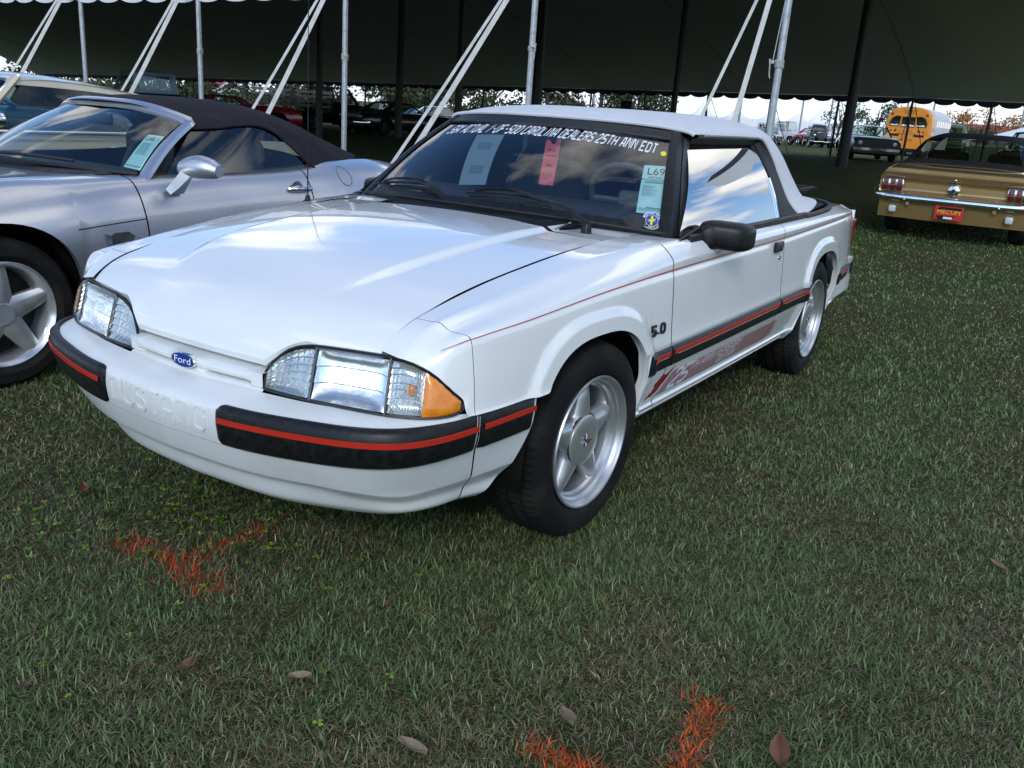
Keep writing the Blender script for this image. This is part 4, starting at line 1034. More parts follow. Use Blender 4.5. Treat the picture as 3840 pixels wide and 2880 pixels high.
fn = ws_quad(FC, -.010, .14, .28); patch('paper', [[fn(u, v) for v in np.linspace(-.14, .14, 6)] for u in np.linspace(-.07, .07, 4)], REFLECTION_GREY, sh)
fn = ws_quad(FC, -.008, .14, .28); mk('reflected_box', [fn(*q) for q in ((-.035, -.085), (.035, -.085), (.035, .085), (-.035, .085))], [(0, 1, 2, 3)], mat('reflection_dark_grey', (.10, .15, .19), .6), sh, False)
# ================================================================ the other cars
class Ribs:
    """body surface: for every station x a row of (y,z) control points from the centre line down to the sill"""
    def __init__(s, tab, arches=()):
        xs = sorted(tab); n = len(tab[xs[0]]); s.n = n; s.arches = arches
        s.Y = [pcf([(x, tab[x][j][0]) for x in xs]) for j in range(n)]; s.Z = [pcf([(x, tab[x][j][1]) for x in xs]) for j in range(n)]
    def ev(s, x, us):
        ct = np.array([(float(a(x)), float(b(x))) for a, b in zip(s.Y, s.Z)]); q = crw(s.n, us) @ ct
        return np.stack([np.full(len(q), x), q[:, 0], q[:, 1]], 1)
    def cut(s, x):
        e = s.n-1.0
        for xc, zc_, a, b in s.arches:
            if abs(x-xc) < a-1e-4:
                z = zc_+b*(1-(abs(x-xc)/a)**2.2)**(1/2.2); us = np.linspace(1.5, s.n-1, 200); r = s.ev(x, us)[:, 2]
                e = min(e, float(np.interp(-z, -r, us)))
        return e
    def cols(s, x0, x1, step=.06):
        xs = list(np.arange(x0, x1, -step))+[x1]
        for xc, zc_, a, b in s.arches:
            xs = [x for x in xs if abs(x-xc) > a+.004]+[x for x in xc+a*np.cos(np.linspace(.10, np.pi-.10, 26)) if x1 <= x <= x0]
        return sorted(set(np.round(xs, 4)), reverse=True)
    def panel(s, name, x0, x1, u0, u1, m_, parent, sy=1, n=22, flange=.03, step=.06, off=0.0, both=False):
        P = []
        for x in s.cols(x0, x1, step):
            e = min(s.cut(x), u1); r = s.ev(x, np.linspace(u0, e, n)); r[:, 1] += off
            if flange: r = np.vstack([r, r[-1]+[0, -flange, .004]])
            if both: r = np.vstack([(r*np.array([1, -1, 1]))[::-1][:(-1 if u0 == 0 else None)], r])
            else: r[:, 1] *= sy
            P.append(r)
        return patch(name, P, m_, parent, angle=35)
    def at(s, x, z, off=0.0, sy=1):
        us = np.linspace(1.5, s.n-1, 160); r = s.ev(x, us); return np.array([x, sy*(float(np.interp(-z, -r[:, 2], r[:, 1]))+off), z])
def simple_wheel(parent, loc, r, w, rim, m_, spokes=5, flip=1, sw=.05, whitewall=False, cap=.05):
    wo = bpy.data.objects.new('wheel', None); COL.objects.link(wo); wo.parent = parent; wo.location = loc; wo.rotation_euler = (0, 0, 0 if flip > 0 else math.pi)
    h = w/2
    MB().lathe([(rim, -h*.8), (rim+.03, -h), (r-.03, -h*.96), (r-.004, -h*.7), (r, 0), (r-.004, h*.7), (r-.03, h*.96), (rim+.03, h), (rim, h*.8)], 44, 'y').build('tyre', TYRE, wo)
    if whitewall: MB().lathe([(rim+.018, h*.985), (rim+.03, h*1.012), (rim+.07, h*1.01)], 40, 'y').build('white_wall', WHITE_INK, wo)
    MB().lathe([(rim-.004, h*.72), (rim+.006, h*.86), (rim, h*.90), (rim-.014, h*.80), (rim-.03, h*.30), (rim-.03, -h*.8)], 44, 'y').build('rim', m_, wo)
    MB().lathe([(0, -.0), (rim*.96, -.01)], 30, 'y').build('drum', DARK_METAL, wo)
    sp = MB()
    for k in range(spokes):
        a0 = math.radians(90+360/spokes*k); P = []
        for q in np.linspace(.10, .97, 8):
            rr = rim*q; ww = sw*(1.15-.55*q) if sw > .02 else sw
            P.append([((rr*math.cos(a0)-c*ww*math.sin(a0)), h*.72-.012*abs(c)**2-dz, rr*math.sin(a0)+c*ww*math.cos(a0)) for c, dz in ((-1, .03), (-1, 0), (-.5, 0), (0, -.003), (.5, 0), (1, 0), (1, .03))])
        sp.grid(P)
    sp.build('spokes', m_, wo)
    MB().lathe([(0, h*.80), (cap, h*.79), (cap*1.15, h*.70)], 24, 'y').build('hub_cap', m_, wo)
    return wo
def tub(parent, x0, x1, w, z0, z1):
    MB().box(((x0+x1)/2, 0, (z0+z1)/2), (abs(x1-x0), w, z1-z0)).build('underbody', VOID, parent, smooth=False)

# ---------------------------------------------------------------- silver roadster
SILVER = mat('silver_metallic', (.58, .59, .62), .33, metal=.78, coat=1, crough=.04, var=(240, (.50, .51, .55), .40, .62))
BLACKTOP = mat('black_soft_top', (.020, .018, .022), .92, spec=.15, bump=(500, .3, .001), var=(12, (.028, .025, .029), .4, .7))
POLISHED = mat('polished_alloy', (.80, .81, .83), .22, metal=.7, var=(8, (.50, .51, .53), .4, .7))
sol = thing('roadster_car', 'silver roadster with black soft top parked between the white convertible and the tan coupe', 'car', (.42, -2.63, 0))
RS = Ribs({
 .78: [(0,.58),(.30,.58),(.52,.57),(.68,.52),(.76,.42),(.76,.33),(.70,.20)],
 .45: [(0,.72),(.36,.735),(.60,.74),(.78,.67),(.865,.52),(.86,.36),(.80,.20)],
 .10: [(0,.79),(.40,.805),(.66,.835),(.815,.765),(.893,.62),(.885,.40),(.83,.20)],
 -.25: [(0,.832),(.40,.845),(.67,.865),(.815,.80),(.893,.64),(.880,.40),(.83,.20)],
 -.65: [(0,.862),(.40,.866),(.67,.868),(.790,.815),(.868,.64),(.862,.40),(.825,.20)],
 -1.20: [(0,.84),(.40,.862),(.70,.872),(.795,.825),(.862,.65),(.862,.40),(.83,.20)],
 -1.70: [(0,.90),(.40,.90),(.70,.892),(.810,.835),(.875,.66),(.866,.40),(.83,.20)],
 -2.10: [(0,.945),(.42,.944),(.68,.930),(.815,.860),(.895,.68),(.880,.40),(.83,.20)],
 -2.42: [(0,.950),(.42,.948),(.66,.930),(.805,.860),(.898,.68),(.885,.40),(.83,.20)],
 -2.85: [(0,.91),(.40,.905),(.60,.885),(.74,.80),(.830,.64),(.82,.42),(.77,.26)],
 -3.20: [(0,.84),(.34,.83),(.50,.80),(.62,.72),(.70,.60),(.69,.45),(.64,.30)]}, [(0, .335, .365, .372), (-2.415, .335, .365, .372)])
RS.panel('hood', .78, -.60, 0, 1.95, SILVER, sol, both=True, flange=0)
for sy in (1, -1):
    RS.panel('front_fender', .78, -.708, 1.97, 6, SILVER, sol, sy); dr = RS.panel('door', -.716, -1.80, 2.05, 5.3, SILVER, sol, sy, flange=.02)
    RS.panel('sill', -.716, -1.80, 5.33, 6, SILVER, sol, sy); RS.panel('rear_fender', -1.808, -3.20, 1.97, 6, SILVER, sol, sy)
    RS.panel('inner_shell', .7, -3.1, 1.9, 6, VOID, sol, sy, flange=0, off=-.016, step=.1)
    hb = MB(); hb.lathe([(0, -.012), (.030, -.010), (.046, 0.0)], 24, 'y', RS.at(-1.70, .785, .001, sy)); hb.build('handle_cup', mat('handle_cup_silver', (.30, .31, .34), .4, metal=.7) , dr)
    MB().tube(cr([RS.at(-1.63, .790, .006, sy), RS.at(-1.66, .790, .026, sy), RS.at(-1.72, .789, .030, sy), RS.at(-1.78, .786, .020, sy), RS.at(-1.80, .785, .004, sy)], 16), [.007, .0085]+[.011]*12+[.0085, .007], 8).build('door_handle', CHROME, dr)
    # fender vent behind the wheel
    vt = [(-.47, .632), (-.50, .620), (-.525, .632), (-.60, .632), (-.63, .610), (-.60, .565), (-.53, .50), (-.51, .44)]
    MB().prism(vt, .006, lambda u, v, w_: tuple(RS.at(u, v, .001+w_, sy))).build('fender_vent', mat('vent_shade', (.12, .12, .13), .4, metal=.6), sol, smooth=False)
    MB().prism([(-.47, .632), (-.50, .620), (-.512, .44), (-.495, .45)], .010, lambda u, v, w_: tuple(RS.at(u, v, .003+w_, sy))).build('vent_blade', CHROME, sol, smooth=False)
    MB().tube([RS.at(x, .652+.03*(x+.22)/(-.49), .0, sy) for x in np.linspace(-.345, -.708, 14)], .0028, 5).build('shut_line', BLACK_TRIM, sol)
    # mirror
    mo = bpy.data.objects.new('wing_mirror', None); COL.objects.link(mo); mo.parent = sol
    P = []
    for t in np.linspace(0, 1, 14):
        c = np.array([-.93-.05*t, sy*lerp(.86, 1.06, t), .915+.012*math.sin(t*3.1)]); w = .062*math.sin(math.pi*min(.98, .12+t*.84))**.5+.012; hh = .048*math.sin(math.pi*min(.97, .14+t*.80))**.5+.008
        P.append([c+np.array([w*math.cos(a)*.8, 0, hh*math.sin(a)]) for a in np.linspace(0, 2*np.pi, 20, endpoint=False)])
    mm = MB(); mm.grid(P, cv=True); mm.F.append(tuple(range(20))); mm.F.append(tuple(13*20+k for k in range(20))); mm.build('mirror_shell', SILVER, mo)
    MB().sweep([(-.90, sy*.825, .800), (-.905, sy*.855, .835), (-.925, sy*.885, .885), (-.935, sy*.90, .912)], [[(-.045, -.018), (.045, -.018), (.045, .020), (-.045, .020)], [(-.040, -.022), (.040, -.022), (.040, .022), (-.040, .022)], [(-.036, -.024), (.036, -.024), (.036, .024), (-.036, .024)], [(-.034, -.024), (.034, -.024), (.034, .024), (-.034, .024)]]).build('mirror_stalk', SILVER, mo)
    MB().tube([RS.at(-2.10+.052*math.cos(t), .848+.052*math.sin(t), .0015, sy) for t in np.linspace(0, 2*np.pi, 40, endpoint=False)], .0022, 5, closed=True).build('fuel_flap_ring', mat('flap_gap', (.16, .16, .18), .5), sol) if sy > 0 else None
    # windscreen pillar
    for x_, w_ in ((0, .326), (-2.415, .326)): simple_wheel(sol, (x_, sy*.765, w_-.004), .325, .235, .222, POLISHED, 5, sy, .052, cap=.045)
    for a in RS.arches:
        P = [[(a[0]+(a[2]+.004)*math.cos(t), sy*y, a[1]+(a[3]+.004)*math.sin(t)) for y in (.86, .7, .5)] for t in np.linspace(-.3, np.pi+.3, 24)]; ww = MB().grid(P)
        ww.add([(a[0]-.4, sy*.5, .15), (a[0]+.4, sy*.5, .15), (a[0]+.4, sy*.5, .75), (a[0]-.4, sy*.5, .75)], [(0, 1, 2, 3)]); ww.build('wheel_well', VOID, sol)
def sws(a, b, off=0.0):
    A = abs(a); bot = np.array([-.46-.36*A**2.2, .735*a, .880-.030*A**2]); top = np.array([-1.085-.115*A**3, .585*a, 1.178-.075*A**3.2]); p = bot+(top-bot)*b
    return p+np.array([.5, .1*a, .86])*(.02*math.sin(math.pi*b)+off)
patch('windscreen', [[sws(a, b) for b in np.linspace(0, 1, 14)] for a in np.linspace(-.93, .93, 30)], GLASS, sol)
fr = [sws(-.98, b) for b in np.linspace(-.03, 1, 16)]+[sws(a, 1.03) for a in np.linspace(-.96, .96, 30)]+[sws(.98, b) for b in np.linspace(1, -.03, 16)]
MB().sweep(fr, [(-.034, -.006), (.034, -.006), (.030, .014), (0, .022), (-.030, .014)], up=(.5, 0, .86)).build('windscreen_frame', SILVER, sol)
MB().tube([sws(a, .03, .01) for a in np.linspace(-.95, .95, 30)], .014, 6).build('cowl_seal', BLACK_TRIM, sol)
wp = MB(); wp.tube(cr([sws(a, .06+.03*math.sin((a+.1)*3), .022) for a in np.linspace(-.05, .62, 8)], 16), .009, 6); wp.tube(cr([sws(a, .055, .02) for a in np.linspace(-.80, -.35, 6)], 12), .009, 6); wp.build('wipers', BLACK_RUBBER, sol)
SN = [[(-1.06,0,1.195),(-1.08,.25,1.190),(-1.13,.44,1.162),(-1.18,.545,1.118),(-1.195,.60,1.090)],
      [(-1.30,0,1.228),(-1.30,.25,1.222),(-1.31,.45,1.190),(-1.32,.56,1.145),(-1.33,.625,1.098)],
      [(-1.55,0,1.236),(-1.55,.25,1.230),(-1.55,.45,1.200),(-1.55,.57,1.158),(-1.54,.640,1.118)],
      [(-1.82,0,1.215),(-1.82,.25,1.210),(-1.80,.45,1.182),(-1.77,.58,1.140),(-1.68,.660,1.092)],
      [(-2.08,0,1.150),(-2.08,.25,1.146),(-2.05,.45,1.122),(-1.98,.60,1.075),(-1.78,.700,1.015)],
      [(-2.32,0,1.062),(-2.32,.25,1.058),(-2.28,.45,1.040),(-2.17,.62,.995),(-1.86,.740,.935)],
      [(-2.58,0,.975),(-2.58,.25,.972),(-2.52,.45,.962),(-2.38,.64,.935),(-1.92,.760,.888)]]
SNA = np.array(SN, float); f = net(SNA, np.linspace(0, 6, 46), np.linspace(0, 4, 24)); patch('soft_top', np.concatenate([f[:, ::-1][:, :-1]*np.array([1, -1, 1]), f], 1), BLACKTOP, sol)
for sy in (1, -1):
    e = cr(SNA[:, 4], 40)*np.array([1, sy, 1]); P = []
    for k in range(40):
        t = k/39; b = np.array([lerp(-.90, -1.885, t), sy*lerp(.752, .770, t), lerp(.862, .898, t)])
        P.append([lerp(b, e[k]+np.array([0, -sy*.010, 0]), q) for q in np.linspace(0, 1, 8)])
    patch('side_window', P, GLASS, sol); MB().tube(e, .008, 6).build('top_edge_welt', BLACKTOP, sol)
    MB().tube([RS.ev(x, [2.06])[0]*np.array([1, sy, 1])+np.array([0, 0, .002]) for x in np.linspace(-.80, -1.90, 20)], .006, 6).build('belt_seal', BLACK_TRIM, sol)
tub(sol, .7, -3.0, 1.30, .18, .50)
MB().box((-1.3, 0, .55), (1.25, 1.3, .06)).build('cabin_floor', INTERIOR, sol, smooth=False)
MB().rbox((-.72, 0, .80), (.5, 1.3, .16), .06).build('dashboard', INTERIOR, sol)
for y in (.34, -.34):
    so = MB().rbox((-1.66, y, .80), (.18, .46, .5), .08).build('seat', INTERIOR, sol); MB().rbox((-1.70, y, 1.03), (.09, .26, .14), .04).build('headrest', INTERIOR, so)
swc = np.array([-1.10, .34, .90]); MB().tube([swc+.18*(math.cos(t)*np.array([0, 1., 0])+math.sin(t)*np.array([-.45, 0, .89])) for t in np.linspace(0, 2*np.pi, 32, endpoint=False)], .014, 8, closed=True).build('steering_wheel', INTERIOR, sol)
MB().rbox((-1.06, 0, 1.10), (.03, .22, .06), .012).build('rear_view_mirror', BLACK_TRIM, sol)
lot2 = thing('lot_sheet', 'pale cyan auction lot sheet reading L68.1 taped inside the silver roadster windscreen', 'sheet', (.42, -2.63, 0))
SC = ((.85,.147),(.935,.125),(.918,.68),(.822,.65))
def sq(off):
    bl, br, tr, tl_ = [np.array(q) for q in SC]
    def fn(u, v):
        p, q = u/.11+.5, v/.236+.5; ab = (bl*(1-p)+br*p)*(1-q)+(tl_*(1-p)+tr*p)*q; return sws(ab[0], ab[1], off)
    return fn
fn = sq(-.006); patch('paper', [[fn(u, v) for v in np.linspace(-.118, .118, 6)] for u in np.linspace(-.055, .055, 4)], PAPER_CYAN, lot2); fn = sq(-.004)
V, F = text_flat('L68.1', .040); mk('lot_number', [fn(v[0], v[1]+.086) for v in V], F, INK, lot2, False)
mb = MB()
for k in range(12): mb.add([fn(-.04, .05-.007*k), fn(.02+random.uniform(0, .02), .05-.007*k), fn(.02, .052-.007*k), fn(-.04, .052-.007*k)], [(0, 1, 2, 3)])
mb.add([fn(-.05, -.105), fn(.05, -.105), fn(.05, -.1), fn(-.05, -.1)], [(0, 1, 2, 3)]); mb.build('small_print', GREY_INK, lot2, smooth=False)

# ---------------------------------------------------------------- gold 1960s convertible seen from behind (its tail faces the viewer)
GOLD = mat('gold_metallic', (.42, .265, .10), .30, metal=.6, coat=1, crough=.05, var=(200, (.42, .285, .13), .40, .62))
gold = thing('gold_convertible', 'gold 1960s convertible with black soft top and triple tail lamps seen from behind', 'car', (-9.15, .63, .15), math.pi)
# local: x forward (away from viewer), tail plane at x=0, rear axle x=-? measured forward
RG = Ribs({
 4.55: [(0,.70),(.4,.70),(.68,.68),(.78,.60),(.80,.45),(.78,.34),(.74,.26)],
 3.4: [(0,.80),(.4,.80),(.70,.79),(.82,.72),(.855,.55),(.84,.36),(.80,.24)],
 2.6: [(0,.83),(.4,.83),(.72,.82),(.83,.75),(.858,.56),(.84,.36),(.80,.22)],
 1.4: [(0,.85),(.4,.85),(.72,.84),(.83,.77),(.862,.58),(.845,.36),(.80,.22)],
 .75: [(0,.855),(.4,.853),(.72,.845),(.83,.785),(.866,.60),(.85,.38),(.80,.24)],
 .20: [(0,.815),(.4,.812),(.70,.806),(.80,.76),(.845,.60),(.83,.42),(.79,.30)],
 0.0: [(0,.79),(.4,.79),(.69,.79),(.775,.74),(.825,.60),(.81,.44),(.76,.32)]}, [(.83, .32, .37, .34), (3.57, .32, .37, .34)])
# reversed x order helper: Ribs.cols expects x0 > x1
RG.panel('decklid', .60, -.0, 0, 2.0, GOLD, gold, both=True, flange=0)
RG.panel('hood', 4.55, 2.7, 0, 2.0, GOLD, gold, both=True, flange=0)
for sy in (1, -1):
    RG.panel('quarter_panel', 1.55, 0, 2.0, 6, GOLD, gold, sy); RG.panel('door', 2.62, 1.56, 2.05, 6, GOLD, gold, sy); RG.panel('front_fender', 4.55, 2.63, 2.0, 6, GOLD, gold, sy)
    for x_ in (.83, 3.57): simple_wheel(gold, (x_, sy*.70, .322), .325, .20, .19, CHROME, 5, sy, .05)
def gtail(y, z):
    A = abs(y); d = .055*float(sst(.505, .56, z))*float(sst(.705, .655, z))*float(sst(.80, .74, A)); lip = -.03*float(sst(.70, .75, z))
    return (lip*1.0+d-.035*(1-(A/.8)**2), y, z)
patch('tail_panel', [[gtail(y*lerp(.80, 1.0, float(sst(.80, .70, z))) if False else y*(1.0 if z < .70 else lerp(1.0, .92, float(sst(.70, .80, z)))), z) for z in np.linspace(.44, .80, 30)] for y in np.linspace(-.815, .815, 44)], GOLD, gold)
patch('decklid_lip', [[(gtail(y, .80)[0]+.04*t, y*.9, .80+.012*math.sin(t*1.57)) for t in np.linspace(0, 1, 5)] for y in np.linspace(-.76, .76, 20)], GOLD, gold)
for sy in (1, -1):
    tlm = bpy.data.objects.new('tail_lamp', None); COL.objects.link(tlm); tlm.parent = gold
    MB().rbox((-.012, sy*.665, .605), (.05, .245, .155), .022).build('chrome_bezel', CHROME, tlm)
    for k in (-1, 0, 1):
        MB().rbox((-.034, sy*.665+k*.078, .605), (.03, .058, .128), .010).build('lens', mat('gold_car_red_lens', (.13, .006, .006), .15, coat=.7), tlm)
    MB().box((-.050, sy*.665, .605), (.006, .225, .008)).build('cross_bar', CHROME, tlm, smooth=False)
    bl = MB(); bl.rbox((-.05, sy*.62, .335), (.05, .085, .085), .035); bl.build('reversing_lamp', mat('clear_lamp', (.55, .58, .58), .15, coat=.8), gold)
    MB().box((-.055, sy*.46, .46), (.04, .035, .14)).build('bumper_guard', GOLD, gold, smooth=False)
    MB().lathe([(0, -.012), (.010, -.010), (.012, 0)], 10, 'x', (-.10, sy*.50, .455)).build('bumper_bolt', CHROME, gold)
bp_ = cr([(.34, .845, .535), (.10, .862, .520), (.0, .835, .492), (-.05, .74, .476), (-.075, .5, .470), (-.085, 0, .468)], 40); bp_ = np.vstack([bp_, (bp_*np.array([1, -1, 1]))[::-1][1:]])
MB().sweep(bp_, [(.022*math.cos(t)-.004, .042*math.sin(t)) for t in np.linspace(0, 2*np.pi, 16, endpoint=False)]).build('rear_bumper', CHROME, gold)
patch('rear_valance', [[(-.045*(1-(abs(y)/.8)**2)+.03*t, y, lerp(.44, .235, t)) for t in np.linspace(0, 1, 6)] for y in np.linspace(-.79, .79, 24)], GOLD, gold)
gc = MB().lathe([(0, -.075), (.022, -.074), (.026, -.066), (.048, -.064), (.062, -.056), (.066, -.03), (.066, .02)], 36, 'x', (.01, 0, .598)).build('fuel_cap', CHROME, gold)
MB().lathe([(0, -.078), (.016, -.077)], 20, 'x', (.01, 0, .598)).build('cap_centre', BLACK_TRIM, gc)
MB().lathe([(0, -.022), (.010, -.02), (.018, -.012), (.018, .01)], 18, 'x', (-.03, 0, .715)).build('boot_lock', CHROME, gold)
RP = mat('plate_red', (.55, .02, .012), .5); YP = mat('plate_yellow', (.80, .50, .02), .5)
pl_ = MB().rbox((-.085, 0, .345), (.012, .305, .155), .005).build('licence_plate', RP, gold)
def platef(u, v, o): return (-.0925-o, -u, .345+v)
mk('plate_black', [platef(u, v, .0012) for u, v in ((-.14, .045), (-.06, .072), (.14, .072), (.10, .04), (-.13, -.07), (.05, -.07))][0:0]+[platef(*q, .0012) for q in ((-.10, -.072), (.03, -.072), (.075, -.03), (-.13, -.03))], [(0, 1, 2, 3)], BLACK_TRIM, pl_, False)
mk('plate_black', [platef(*q, .0012) for q in ((-.13, .040), (.135, .040), (.135, .070), (-.10, .070))], [(0, 1, 2, 3)], BLACK_TRIM, pl_, False)
V, F = text_flat('MECUM', .066); mk('plate_name', [platef(v[0]*1.10+.12*v[1], v[1]*1.0+.012, .0022) for v in V], F, YP, pl_, False)
V, F = text_flat('AUCTIONS', .026); mk('plate_subtitle', [platef(v[0]*1.2, v[1]-.022, .0022) for v in V], F, mat('plate_dark_red', (.30, .015, .01), .5), pl_, False)
mk('plate_tag', [platef(*q, .0024) for q in ((-.05, -.062), (.045, -.062), (.05, -.040), (-.045, -.040))], [(0, 1, 2, 3)], WHITE_INK, pl_, False)
GT = [[(.52,0,.862),(.52,.35,.860),(.53,.58,.856),(.56,.70,.846),(.62,.755,.832)],
      [(.72,0,1.00),(.72,.35,.998),(.73,.53,.985),(.80,.66,.945),(.95,.745,.855)],
      [(.98,0,1.155),(.98,.35,1.150),(1.0,.50,1.125),(1.06,.62,1.07),(1.20,.735,.90)],
      [(1.25,0,1.225),(1.25,.35,1.220),(1.26,.48,1.195),(1.29,.58,1.15),(1.36,.64,1.10)],
      [(1.75,0,1.255),(1.75,.35,1.248),(1.75,.48,1.222),(1.75,.57,1.175),(1.75,.62,1.13)],
      [(2.35,0,1.235),(2.35,.35,1.228),(2.35,.46,1.20),(2.36,.54,1.155),(2.37,.58,1.12)]]
GTA = np.array(GT, float); f = net(GTA, np.linspace(0, 5, 50), np.linspace(0, 4, 24)); gt = np.concatenate([f[:, ::-1][:, :-1]*np.array([1, -1, 1]), f], 1)
# leave the rear window opening out of the cloth
P = gt; nu, nv = P.shape[:2]; mbq = MB(); vv = P.reshape(-1, 3); Fq = []; Fg = []
for i in range(nu-1):
    for j in range(nv-1):
        q = (i*nv+j, (i+1)*nv+j, (i+1)*nv+j+1, i*nv+j+1); inside = 5 <= i < 22 and 10 <= j < nv-11
        (Fg if inside else Fq).append(q)
mk('soft_top', vv, Fq, BLACKTOP, gold); mk('rear_window', vv-np.array([-.004, 0, .004]), Fg, glass('gold_rear_window', (.30, .31, .27), .08), gold)
MB().tube([(lerp(.50, .50, 0)+.03*(abs(y)/.75)**3+.05*(abs(y)/.75)**8, y, .865-.030*(abs(y)/.75)**3) for y in np.linspace(-.75, .75, 30)], .012, 6).build('boot_moulding', CHROME, gold)
for sy in (1, -1):
    P = [[lerp(np.array([lerp(1.25, 2.75, t), sy*.775, .84]), GTA[3, 4]*np.array([1, sy, 1])*(1-t)+GTA[5, 4]*np.array([1, sy, 1])*t, q) for q in np.linspace(0, 1, 6)] for t in np.linspace(0, 1, 10)]; patch('side_window', P, GLASS_DK, gold)
patch('windscreen', [[lerp(np.array([2.95-.1*(y/.7)**2, y*1.05, .84]), np.array([2.36, y*.85, 1.21]), q) for q in np.linspace(0, 1, 6)] for y in np.linspace(-.68, .68, 12)], GLASS, gold)
for y in (.36, -.36): MB().rbox((1.75, y, .82), (.16, .5, .40), .06).build('seat', mat('gold_car_seat', (.10, .08, .05), .7), gold)
sw_ = MB().tube([np.array([2.42, -.36, .90])+.19*(math.cos(t)*np.array([0, 1., 0])+math.sin(t)*np.array([.4, 0, .91])) for t in np.linspace(0, 2*np.pi, 30, endpoint=False)], .012, 6, closed=True); sw_.build('steering_wheel', INTERIOR, gold)
tub(gold, .12, 4.4, 1.30, .22, .52); MB().box((1.9, 0, .55), (1.7, 1.4, .05)).build('cabin_floor', INTERIOR, gold, smooth=False)

# ---------------------------------------------------------------- one builder for the parked cars in the background
def gencar(name, label, loc, rz, paint, L=(.85, 2.75, 1.1), w=.92, hood=.85, belt=.88, deck=.86, roof=1.33, cab=(-.62, -1.15, -2.15, -2.75), wr=.60, rw=.33, wheel=None, roofmat=None, glassm=None, chrome=True, kind='coupe', detail=True, grille=None, lamps=True, droop=0.0):
    o = thing(name, label, 'car' if kind != 'pickup' else 'truck', loc, rz); fo, wb, ro = L; wheel = wheel or CHROME; roofmat = roofmat or paint; glassm = glassm or GLASS
    zf = belt
    T = {fo: [(0,hood-.10),(.45*w,hood-.10),(.80*w,hood-.12),(.91*w,hood-.20),(.93*w,.50),(.91*w,.38),(.86*w,.30)],
         fo-.25: [(0,hood-.03),(.45*w,hood-.03),(.82*w,hood-.05),(.94*w,hood-.13),(.97*w,.52),(.95*w,.36),(.90*w,.26)],
         0: [(0,hood),(.45*w,hood),(.84*w,hood-.02),(.96*w,hood-.11),(1.0*w,.55),(.98*w,.36),(.92*w,.24)],
         cab[0]: [(0,belt),(.45*w,belt),(.84*w,belt-.02),(.95*w,belt-.10),(1.0*w,.56),(.98*w,.36),(.92*w,.22)],
         cab[3]: [(0,deck+.01),(.45*w,deck+.01),(.82*w,deck),(.95*w,deck-.09),(1.0*w,.58),(.98*w,.36),(.92*w,.24)],
         -wb-ro+.25: [(0,deck-.03),(.45*w,deck-.03),(.80*w,deck-.04),(.92*w,deck-.12),(.96*w,.58),(.94*w,.40),(.88*w,.30)],
         -wb-ro: [(0,deck-.10),(.45*w,deck-.10),(.76*w,deck-.12),(.88*w,deck-.19),(.92*w,.56),(.90*w,.44),(.84*w,.34)]}
    rb = Ribs(T, [(0, rw-.01, rw+.045, rw+.045), (-wb, rw-.01, rw+.045, rw+.03)])
    rb.panel('body', fo, -wb-ro, 0, 6, paint, o, both=True, n=18, step=.14)
    nz = np.array([rb.ev(fo, np.linspace(0, 6, 12))])[0]; MB().grid([(nz*np.array([1, -1, 1])), nz]).build('nose', grille or BLACK_TRIM, o)
    nz = rb.ev(-wb-ro, np.linspace(0, 6, 12)); MB().grid([(nz*np.array([1, -1, 1])), nz]).build('tail', paint, o)
    a, b, c, d = cab
    def g(sy, t, q):  # cabin side: t front->rear, q bottom->top
        return lerp(np.array([lerp(a, d, t), sy*.86*w, belt-.015]), np.array([lerp(b, c, t), sy*wr, roof-.045-droop*t*t]), q)
    for sy in (1, -1):
        patch('side_window', [[g(sy, t, q) for q in np.linspace(.05, .95, 5)] for t in np.linspace(.08, .90, 10)], glassm, o)
        MB().tube([g(sy, .02, q) for q in (0, .5, 1)], .030, 6).build('front_pillar', roofmat, o)
        patch('roof_rail', [[g(sy, t, q)+np.array([0, sy*.005, 0]) for q in np.linspace(.86, 1.0, 3)] for t in np.linspace(0, 1, 12)], roofmat, o)
        patch('rear_pillar', [[g(sy, t, q)+np.array([0, sy*.004, 0]) for q in np.linspace(0, 1.03, 6)] for t in np.linspace(.80, 1.0, 5)], roofmat, o)
    def across(t, q): return [g(s, t, q) for s in ()]
    def ws_(t, y, q):
        l, r = g(1, t, q), g(-1, t, q); p = lerp(r, l, (y+1)/2); p[0] += (.10 if t == 0 else -.10)*(1-y*y); p[2] += .02*(1-y*y); return p
    patch('windscreen', [[ws_(0, y, q) for q in np.linspace(.04, .97, 6)] for y in np.linspace(-.95, .95, 10)], glassm, o)
    patch('rear_window', [[ws_(1, y, q) for q in np.linspace(.06, .95, 6)] for y in np.linspace(-.90, .90, 10)], glassm, o)
    R_ = []
    for t in np.linspace(-.03, 1.03, 12):
        x = lerp(b, c, t); R_.append([(x+(.10 if t < .1 else (-.10 if t > .9 else 0))*(1-v*v)*.8, v*(wr+.015), roof-.045-droop*max(0, t)**2+.045*(1-abs(v)**3)-.03*(2*t-1)**4) for v in np.linspace(-1, 1, 14)])
    patch('roof', R_, roofmat, o)
    for sy in (1, -1):
        for x_ in (0, -wb): simple_wheel(o, (x_, sy*(w-.16), rw), rw, .20, rw*.60, wheel, 5 if detail else 0, sy)
    if chrome:
        for x_, s in ((fo+.03, 1), (-wb-ro-.03, -1)):
            MB().sweep([(x_-s*.30, .95*w, .46), (x_-s*.03, .90*w, .45), (x_+s*.03, .5*w, .45), (x_+s*.05, 0, .45), (x_+s*.03, -.5*w, .45), (x_-s*.03, -.90*w, .45), (x_-s*.30, -.95*w, .46)], [(-.012, -.05), (.012, -.05), (.02, 0), (.012, .05), (-.012, .05)]).build('bumper', CHROME, o)
